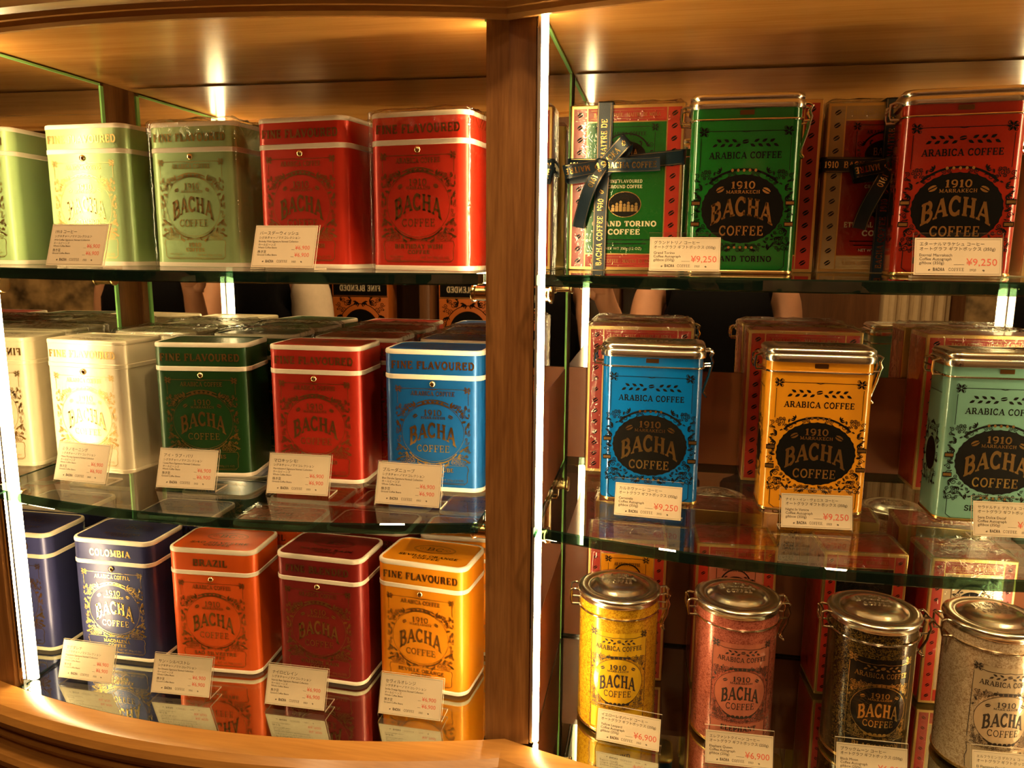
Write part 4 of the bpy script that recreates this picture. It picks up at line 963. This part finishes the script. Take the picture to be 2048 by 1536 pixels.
# ------------------------------------------------------------------ price cards in acrylic stands
def price_card(label, xl, yl, z, rot, big, title, eng, price, grams='(350g)', wscale=1.0):
    """xl, yl: front left foot of the stand"""
    w = (.0625 if big else .0660) * wscale; lean_y = .0085 if big else .0135; zt = .0360 if big else .0412
    ln = hypot(lean_y, zt); t = thing('price_card_stand', label, 'price card', (xl, yl, z), radians(rot), 'acrylic price card stands')
    ft = .0125 if big else .024
    T = .0016; ny, nz = -zt / ln, lean_y / ln      # plate normal towards viewer (y, z)
    prof = [(0, .0003), (T * .5, .0003), (ft, .0003), (ft, .0003 + T), (T * 1.4, .0003 + T), (lean_y + T, zt - .0002), (lean_y, zt)]
    b = MB(); n = len(prof); b.add([(0, y, zz) for y, zz in prof] + [(w, y, zz) for y, zz in prof], [tuple(range(n)), tuple(range(2 * n - 1, n - 1, -1))] + [(i, n + i, n + (i + 1) % n, (i + 1) % n) for i in range(n)])
    fm = [1, 1] + [0, 0, 1, 0, 0, 1, 0]
    o = mesh_obj('acrylic_stand', b.v, b.f, 'acrylic', t, False, ['acrylic', 'acrylic_edge'], fm); fixn(o)
    def pl(u, v, off):   # u across 0..w, v along plate 0..ln
        f = v / ln; return (u, lean_y * f + ny * off, .0006 + zt * f + nz * off)
    m0, m1, v0, v1 = .0010, w - .0010, .0022 if big else .0018, ln - (.0048 if big else .0014)
    q = [(m0, v0), (m1, v0), (m1, v1), (m0, v1)]
    V = [pl(u, v, .0001) for u, v in q] + [pl(u, v, .0005) for u, v in q]
    c = mesh_obj('card', V, [(3, 2, 1, 0), (4, 5, 6, 7), (0, 1, 5, 4), (1, 2, 6, 5), (2, 3, 7, 6), (3, 0, 4, 7)], 'white_card', t, False)
    A = Art(); ch = v1 - v0; cw = m1 - m0
    def X(f): return m0 + f * cw
    def Y(f): return v1 - f * ch
    e = .0012
    A.line('ink', [(m0 + e, v0 + e), (m1 - e, v0 + e), (m1 - e, v1 - e), (m0 + e, v1 - e)], .00018, True)
    def tx(ink, st, fx, fy, h, al='l', lim=.9):
        V0 = sans(st)[0]; wn = (max(p[0] for p in V0) - min(p[0] for p in V0)) * h / CAPH; room = (lim - fx) * cw if al == 'l' else cw
        k = min(1.0, room / wn); A.text(ink, st, X(fx), Y(fy), h * (k if k > .8 else k ** .5), wn * k / 2, 'sans', align=al)
    if not big:
        tx('ink', title, .075, .22, .0028); tx('ink', 'シグネチャーノマドコレクション', .075, .32, .0022, lim=.74)
        A.text('ink', eng + ' Signature Nomad Collection', X(.075), Y(.405), .0018, .0205, 'sans', align='l')
        tx('ink', 'ホールビーンズ', .075, .485, .0018); tx('ink', 'Whole Coffee Beans', .075, .55, .0016)
        tx('ink', '挽き豆', .075, .66, .0021); tx('ink', 'Ground Coffee Beans', .075, .725, .0016)
        for fy in (.575, .745):
            tx('ink_red', price, .91, fy, .0037, 'r'); A.line('ink', [(X(.62), Y(fy)), (X(.67), Y(fy))], .0002)
    else:
        tx('ink', title, .06, .205, .0024, lim=.80); tx('ink', 'オートグラフ ギフトボックス ' + grams, .06, .335, .0023, lim=.93)
        for i, q in enumerate((eng, 'Coffee Autograph', 'giftbox ' + grams)): tx('ink', q, .06, .50 + .105 * i, .0022)
        tx('ink_red', price, .95, .735, .0054, 'r'); A.line('ink', [(X(.46), Y(.715)), (X(.58), Y(.715))], .0002)
    A.text('ink', 'BACHA', X(.29), Y(.885), .0024, .0042, align='c', weight=1.2); A.text('ink', 'COFFEE', X(.49), Y(.885), .0024, .0055, align='c', weight=.6); A.text('ink', '1910', X(.68), Y(.885), .0018, .0022, weight=.7)
    A.bean('ink', X(.18), Y(.865), .0009, .5); A.bean('ink', X(.80), Y(.865), .0009, -.5)
    for ink, (VV, FF) in A.d.items(): mesh_obj('card_print', [pl(u, v, .00062) for u, v in VV], FF, ink, c, False)
    return t
P6 = '¥6,900'; P9 = '¥9,250'
price_card('price card leaning in front of the sage green tin by the left light strip', -.4400, -.032, Z1, -5, False, '1910 コーヒー', '1910 Coffee', P6)
price_card('price card in front of the unwrapped bright red tin on the top shelf', -.2449, -.0054, Z1, -4, False, 'バースデーウィッシュ', 'Birthday Wish', P6)
price_card('price card in front of the cream white tin on the middle shelf', -.4870, .005, Z2, -4, False, 'ミラノモーニング', 'Milano Morning', P6)
price_card('price card in front of the dark green tin on the middle shelf', -.3665, .003, Z2, 1.5, False, 'アイ・ラブ・パリ', 'I Love Paris', P6)
price_card('price card in front of the scarlet tin on the middle shelf', -.2475, .008, Z2, 2, False, 'マロキッシモ!', 'Marrokissimo!', P6)
price_card('price card in front of the bright blue square tin', -.1305, .000, Z2, -1.5, False, 'ブルーダニューブ', 'Blue Danube', P6)
price_card('price card in front of the navy COLOMBIA tin', -.5060, .006, Z3, -1.5, False, 'マグダレナ', 'Magdalena', P6, wscale=1.04)
price_card('price card in front of the orange red BRAZIL tin', -.3875, -.001, Z3, 1.8, False, 'サン・シルベストレ', 'Sao Silvestre', P6, wscale=1.04)
price_card('price card in front of the maroon FINE BLENDED tin', -.2580, .003, Z3, -.3, False, 'ナイロビレイン', 'Nairobi Rain', P6, wscale=1.03)
price_card('price card in front of the amber orange square tin', -.1360, .010, Z3, -1.3, False, 'セヴィルオレンジ', 'Seville Orange', P6, wscale=1.03)
price_card('price card at the foot of the green clip-top tin', .1205, .020, Z1, 0, True, 'グランドトリノ コーヒー', 'Grand Torino', P9)
price_card('price card at the foot of the red clip-top tin', .3300, -.004, Z1, -5, True, 'エターナルマラケシュ コーヒー', 'Eternal Marrakech', P9, wscale=1.03)
price_card('price card at the foot of the blue clip-top tin', .0970, .013, Z2, -4.6, True, 'カルネヴァーレ コーヒー', 'Carnevale', P9)
price_card('price card at the foot of the amber clip-top tin', .2447, .010, Z2, 4, True, 'ナイト・イン・ヴェニス コーヒー', 'Night In Venice', P9)
price_card('price card at the foot of the pale teal clip-top tin', .4056, .022, Z2, 3, True, 'セラドルチェ デカフェ コーヒー', 'Sera Dolce Decaf', P9)
price_card('price card in front of the yellow round tin', .0868, .0095, Z3, -7.5, True, 'イエローレオパード コーヒー', 'Yellow Leopard', P6, '(250g)')
price_card('price card in front of the pink round tin', .1890, -.006, Z3, 1, True, 'エレファントクイーン コーヒー', 'Elephant Queen', P6, '(250g)')
price_card('price card in front of the black and gold round tin', .3050, -.002, Z3, 1, True, 'ブラックムーン コーヒー', 'Black Moon', P6, '(250g)')
price_card('price card in front of the ivory round tin', .4230, .010, Z3, 2, True, 'エルフラミンゴ デカフェ コーヒー', 'El Flamingo Decaf', P6, '(250g)')


# ------------------------------------------------------------------ the shop behind the camera, as the mirrors show it
pbr('skin', (.55, .27, .15), .5, 0, var=.05); pbr('black_cloth', (.004, .0035, .0035), .9, 0, bump=.3, bscale=500, spec=.05); pbr('dark_trousers', (.02, .018, .022), .8, 0)
pbr('cream_cloth', (.62, .50, .36), .8, 0, bump=.3, bscale=400); pbr('hair', (.012, .008, .006), .45, 0, stretch=(8, 8, 1)); pbr('pearl', (.82, .76, .66), .2, 0, coat=.5)
pbr('phone_body', (.02, .02, .022), .25, .3); pbr('lip', (.42, .12, .09), .5, 0); pbr('eye', (.03, .02, .015), .2, 0); pbr('shoe', (.03, .02, .015), .4, 0)
pbr('old_paper', (.34, .22, .09), .6, 0, var=.75, scale=16); pbr('plaster', (.55, .40, .22), .6, 0); pbr('box_orange', (.55, .14, .02), .4, 0)
def skinned(name, chains, mat, parent, sub=2):
    """one continuous surface grown round connected joints: chains of (point, rx, ry)"""
    V = []; E = []; R = []; idx = {}
    for ch in chains:
        prev = None
        for p, rx, ry in ch:
            key = tuple(round(c, 4) for c in p)
            if key not in idx: idx[key] = len(V); V.append(p); R.append((rx, ry))
            i = idx[key]
            if prev is not None and prev != i: E.append((prev, i))
            prev = i
    me = bpy.data.meshes.new(name); me.from_pydata(V, E, []); me.materials.append(M(mat))
    o = bpy.data.objects.new(name, me); COL.objects.link(o); o.parent = parent
    md = o.modifiers.new('skin', 'SKIN'); md.use_smooth_shade = True
    sv = me.skin_vertices[0].data
    for i, (a, b) in enumerate(R): sv[i].radius = (a, b)
    sv[0].use_root = True
    ss = o.modifiers.new('smooth', 'SUBSURF'); ss.levels = sub; ss.render_levels = sub
    return o
def person(label, loc, rz, left_arm, right_arm, cloth, legs, sleeve=None, necklace=False, long_hair=True, H=1.60):
    """standing figure facing local -y... arms: list of (shoulder), elbow, wrist in local coordinates; local +y is forward"""
    t = thing('person', label, 'person', loc, rz)
    k = H / 1.60
    P = lambda x, y, z: (x * k, y * k, z * k)
    pel, wai, che, nk, hd0, hd1, hd2 = P(0, 0, .86), P(0, .01, 1.02), P(0, .015, 1.20), P(0, 0, 1.35), P(0, .015, 1.42), P(0, .02, 1.50), P(0, .005, 1.575)
    spine = [(pel, .135, .10), (wai, .115, .088), (che, .135, .10), (P(0, .005, 1.30), .075, .062), (nk, .048, .05), (hd0, .058, .068), (hd1, .068, .084), (hd2, .055, .066)]
    chains = [spine]
    for sg in (-1, 1):
        chains.append([(pel, .135, .10), (P(sg * .085, 0, .80), .085, .09), (P(sg * .09, .015, .46), .056, .06), (P(sg * .095, -.01, .25), .05, .055), (P(sg * .095, -.015, .08), .034, .038), (P(sg * .10, .02, .035), .034, .03), (P(sg * .105, .11, .022), .03, .02)])
    for arm, sg in ((left_arm, -1), (right_arm, 1)):
        sh = P(sg * .165, 0, 1.285); el, wr = arm[0], arm[1]
        mid = tuple((sh[i] + el[i]) / 2 for i in range(3)); fm = tuple(el[i] * .6 + wr[i] * .4 for i in range(3))
        chains.append([(P(0, .005, 1.30), .075, .062), (P(sg * .09, 0, 1.305), .058, .055), (sh, .05, .052), (mid, .043, .043), (el, .036, .036), (fm, .035, .034), (wr, .023, .026)])
        d = Vector(wr) - Vector(el); d.normalize(); palm = Vector(wr) + d * .045
        chains[-1].append((tuple(palm), .034, .016))
        side = d.cross(Vector((0, 1, 0))); side = side.normalized() if side.length > .1 else Vector((1, 0, 0))
        fwd = Vector((0, .55, 0)) if arm[2] else Vector((0, .15, 0))
        for q, ln in ((-.024, .058), (-.008, .070), (.008, .066), (.023, .052)):
            b = Vector(wr) + d * .075 + side * q; c1 = b + d * ln * .5 + fwd * .012; c2 = c1 + (d * .6 + fwd).normalized() * ln * .5
            chains.append([(tuple(palm), .034, .016), (tuple(b), .0095, .0095), (tuple(c1), .0088, .0088), (tuple(c2), .0075, .0075)])
        tb = Vector(wr) + d * .02 - side * sg * .034 * (1 if arm[2] else -1)
        chains.append([(wr, .023, .026), (tuple(tb), .011, .011), (tuple(tb + d * .03 - side * sg * .012 * (1 if arm[2] else -1) + fwd * .02), .0095, .0095), (tuple(tb + d * .05 + fwd * .04), .008, .008)])
    body = skinned('body', chains, 'skin', t)
    # clothing
    top = [[(P(0, 0, .80), .19, .15), (wai, .165, .13), (che, .185, .145), (P(0, .005, 1.275), .14, .10), (P(0, .004, 1.295), .11, .085)]]
    for sg in (-1, 1):
        top.append([(P(0, .005, 1.275), .14, .10), (P(sg * .10, 0, 1.285), .078, .078), (P(sg * .135, 0, 1.28), .07, .072)])
        if sleeve and sg == sleeve:
            arm = left_arm if sg < 0 else right_arm; el = arm[0]; sh = P(sg * .165, 0, 1.285)
            skinned('sleeve', [[(P(sg * .13, 0, 1.285), .074, .076), (sh, .072, .072), (tuple(sh[i] * .35 + el[i] * .65 for i in range(3)), .066, .066)]], 'cream_cloth', t)
    skinned('top', top, cloth, t)
    for sg in (-1, 1):
        b = [[(P(sg * .05, 0, .86), .11, .112), (P(sg * .085, 0, .78), .098, .102), (P(sg * .09, .012, .46), .072, .076), (P(sg * .095, -.01, .12), .062, .066)]]
        skinned('trouser_leg', b, legs, t)
        MB().bbox(sg * .10 * k - .042, sg * .10 * k + .042, -.06, .19, 0, .07, .022).obj('shoe', 'shoe', t)
    b = MB(); c = P(0, -.012, 1.525); b.sphere(c, .098 * k, 20, 12, 1.02)
    b.v = [(x, y if y < .045 * k or z > 1.56 * k else .045 * k, z) for x, y, z in b.v]
    if long_hair: b.loft([[(.085 * k * cos(a) * s_, (-.035 + .055 * sin(a) * s_) * k, zz * k) for a in [2 * pi * i / 16 for i in range(16)]] for s_, zz in ((.6, 1.20), (.95, 1.30), (1.0, 1.45), (.9, 1.55))])
    b.obj('hair', 'hair', t, True, 70)
    f = MB(); f.sphere(P(0, .100, 1.478), .013 * k, 8, 6, 1.5); f.obj('nose', 'skin', t, True, 80)
    for sg in (-1, 1): MB().sphere(P(sg * .029, .086, 1.505), .010 * k, 8, 6, .6).obj('eye', 'eye', t, True, 80); MB().sphere(P(sg * .072, .005, 1.485), .017 * k, 8, 6, 1.6).obj('ear', 'skin', t, True, 80)
    m = MB(); m.sphere((0, 0, 0), .019 * k, 10, 6, .35); m.v = [(x, y * .4 + .093 * k, z + 1.447 * k) for x, y, z in m.v]; m.obj('mouth', 'lip', t, True, 80)
    if necklace:
        n = MB()
        for i in range(30):
            a = 2 * pi * i / 30; n.sphere((.062 * cos(a), .025 + .085 * sin(a), 1.335 * k - (.055 * (sin(a) + .4) if sin(a) > -.4 else 0)), .0055, 8, 6)
        n.obj('necklace', 'pearl', t, True, 80)
    return t
# the photographer: facing the cabinet (+y), phone held up just behind the lens
ph = thing('smartphone', 'dark smartphone held up by the person in the sleeveless black top', 'phone', (CAM.x - .03, CAM.y - .016, CAM.z - .006), radians(10.5))
MB().bbox(-.075, .075, -.004, .004, -.036, .036, .003).obj('body', 'phone_body', ph); MB().bbox(.022, .05, .004, .0062, -.010, .018, .001).obj('camera_bump', 'phone_body', ph)
Y0 = -1.02; X0 = .285
def rel(x, y, z): return (x - X0, y - Y0, z)
person('person in a sleeveless black top with pearls taking the picture', (X0, Y0, 0), 0,
       (rel(.075, -.90, 1.12), rel(.005, -.745, 1.345), True), (rel(.475, -1.0, 1.02), rel(.455, -.93, .80), False), 'black_cloth', 'dark_trousers', necklace=True, H=1.68)
person('person in a dark dress with one cream sleeve browsing behind the photographer', (-1.06, -1.12, 0), .25,
       ((-.20, .03, 1.03), (-.17, .14, .82), False), ((.205, .03, 1.03), (.17, .15, .84), False), 'black_cloth', 'dark_trousers', sleeve=1, H=1.66)
# opposite display
sh = thing('wall_display', 'dark wood wall display opposite the cabinet', 'shelf', (0, 0, 0))
for z in (.62, 1.02, 1.44): MB().bbox(-2.2, .55, -1.9, -1.62, z - .03, z, .003).obj('board', 'dark_oak', sh)
for x in (-2.2, -1.42, -.70, -.02, .55): MB().bbox(x - .02, x + .02, -1.9, -1.60, 0, 1.9, .003).obj('upright', 'wall_wood', sh)
def big_box(x, z, label):
    t = thing('gift_box', label, 'gift box', (x, -1.70, z), pi, 'large boxes on the opposite display')
    MB().bbox(-.11, .11, -.05, .05, 0, .32, .002).obj('carton', 'box_orange', t)
    A = Art(); A.rect('ink_black', -.106, .106, .255, .316); A.text('ink_cream', 'FINE BLENDED', 0, .272, .022, .08, weight=1.2); A.rect('gold_dim', -.108, .108, .250, .254)
    A.disc('ink_black', 0, .13, .07, .075, 40, 2); A.ell('ink_black', 0, .13, .088, .095, .003); filigree(A, 'ink_black', .1, .02, .245, 0, .13, .08, .085, 26, 6, .0022, .008, .014)
    A.text('gold_dim', 'BACHA', 0, .13, .03, .05); A.text('gold_dim', 'COFFEE', 0, .1, .02, .04)
    A.build('front_print', flat(-.05), t, LAY)
for i, x in enumerate((-1.24, -.965, -.55, -.28)):
    big_box(x, 1.02, ['tall orange box with black header far left on the opposite display', 'tall orange box with black header left of centre on the opposite display', 'tall orange box with black header right of centre on the opposite display', 'tall orange box with black header far right on the opposite display'][i])
pil = thing('pilaster', 'fluted plaster pilaster on the wall opposite the cabinet', 'pilaster', (1.03, -1.9, 0))
MB().bbox(-.11, .11, 0, .05, 0, 2.69, .004).obj('backing', 'plaster', pil)
for i in range(5): MB().tube([(-.08 + .04 * i, .055, .25), (-.08 + .04 * i, .055, 2.5)], .014, 10).obj('flute', 'plaster', pil)
pic = thing('wall_hanging', 'mottled brown patterned hanging beside the fluted pilaster', 'wall hanging', (1.62, -1.89, .7))
MB().bbox(-.42, .42, 0, .02, 0, 1.2, .004).obj('cloth', 'old_paper', pic); MB().bbox(-.45, .45, -.005, .03, 1.2, 1.23, .004).obj('rail', 'brass', pic)

bpy.data.objects.remove(_fo)
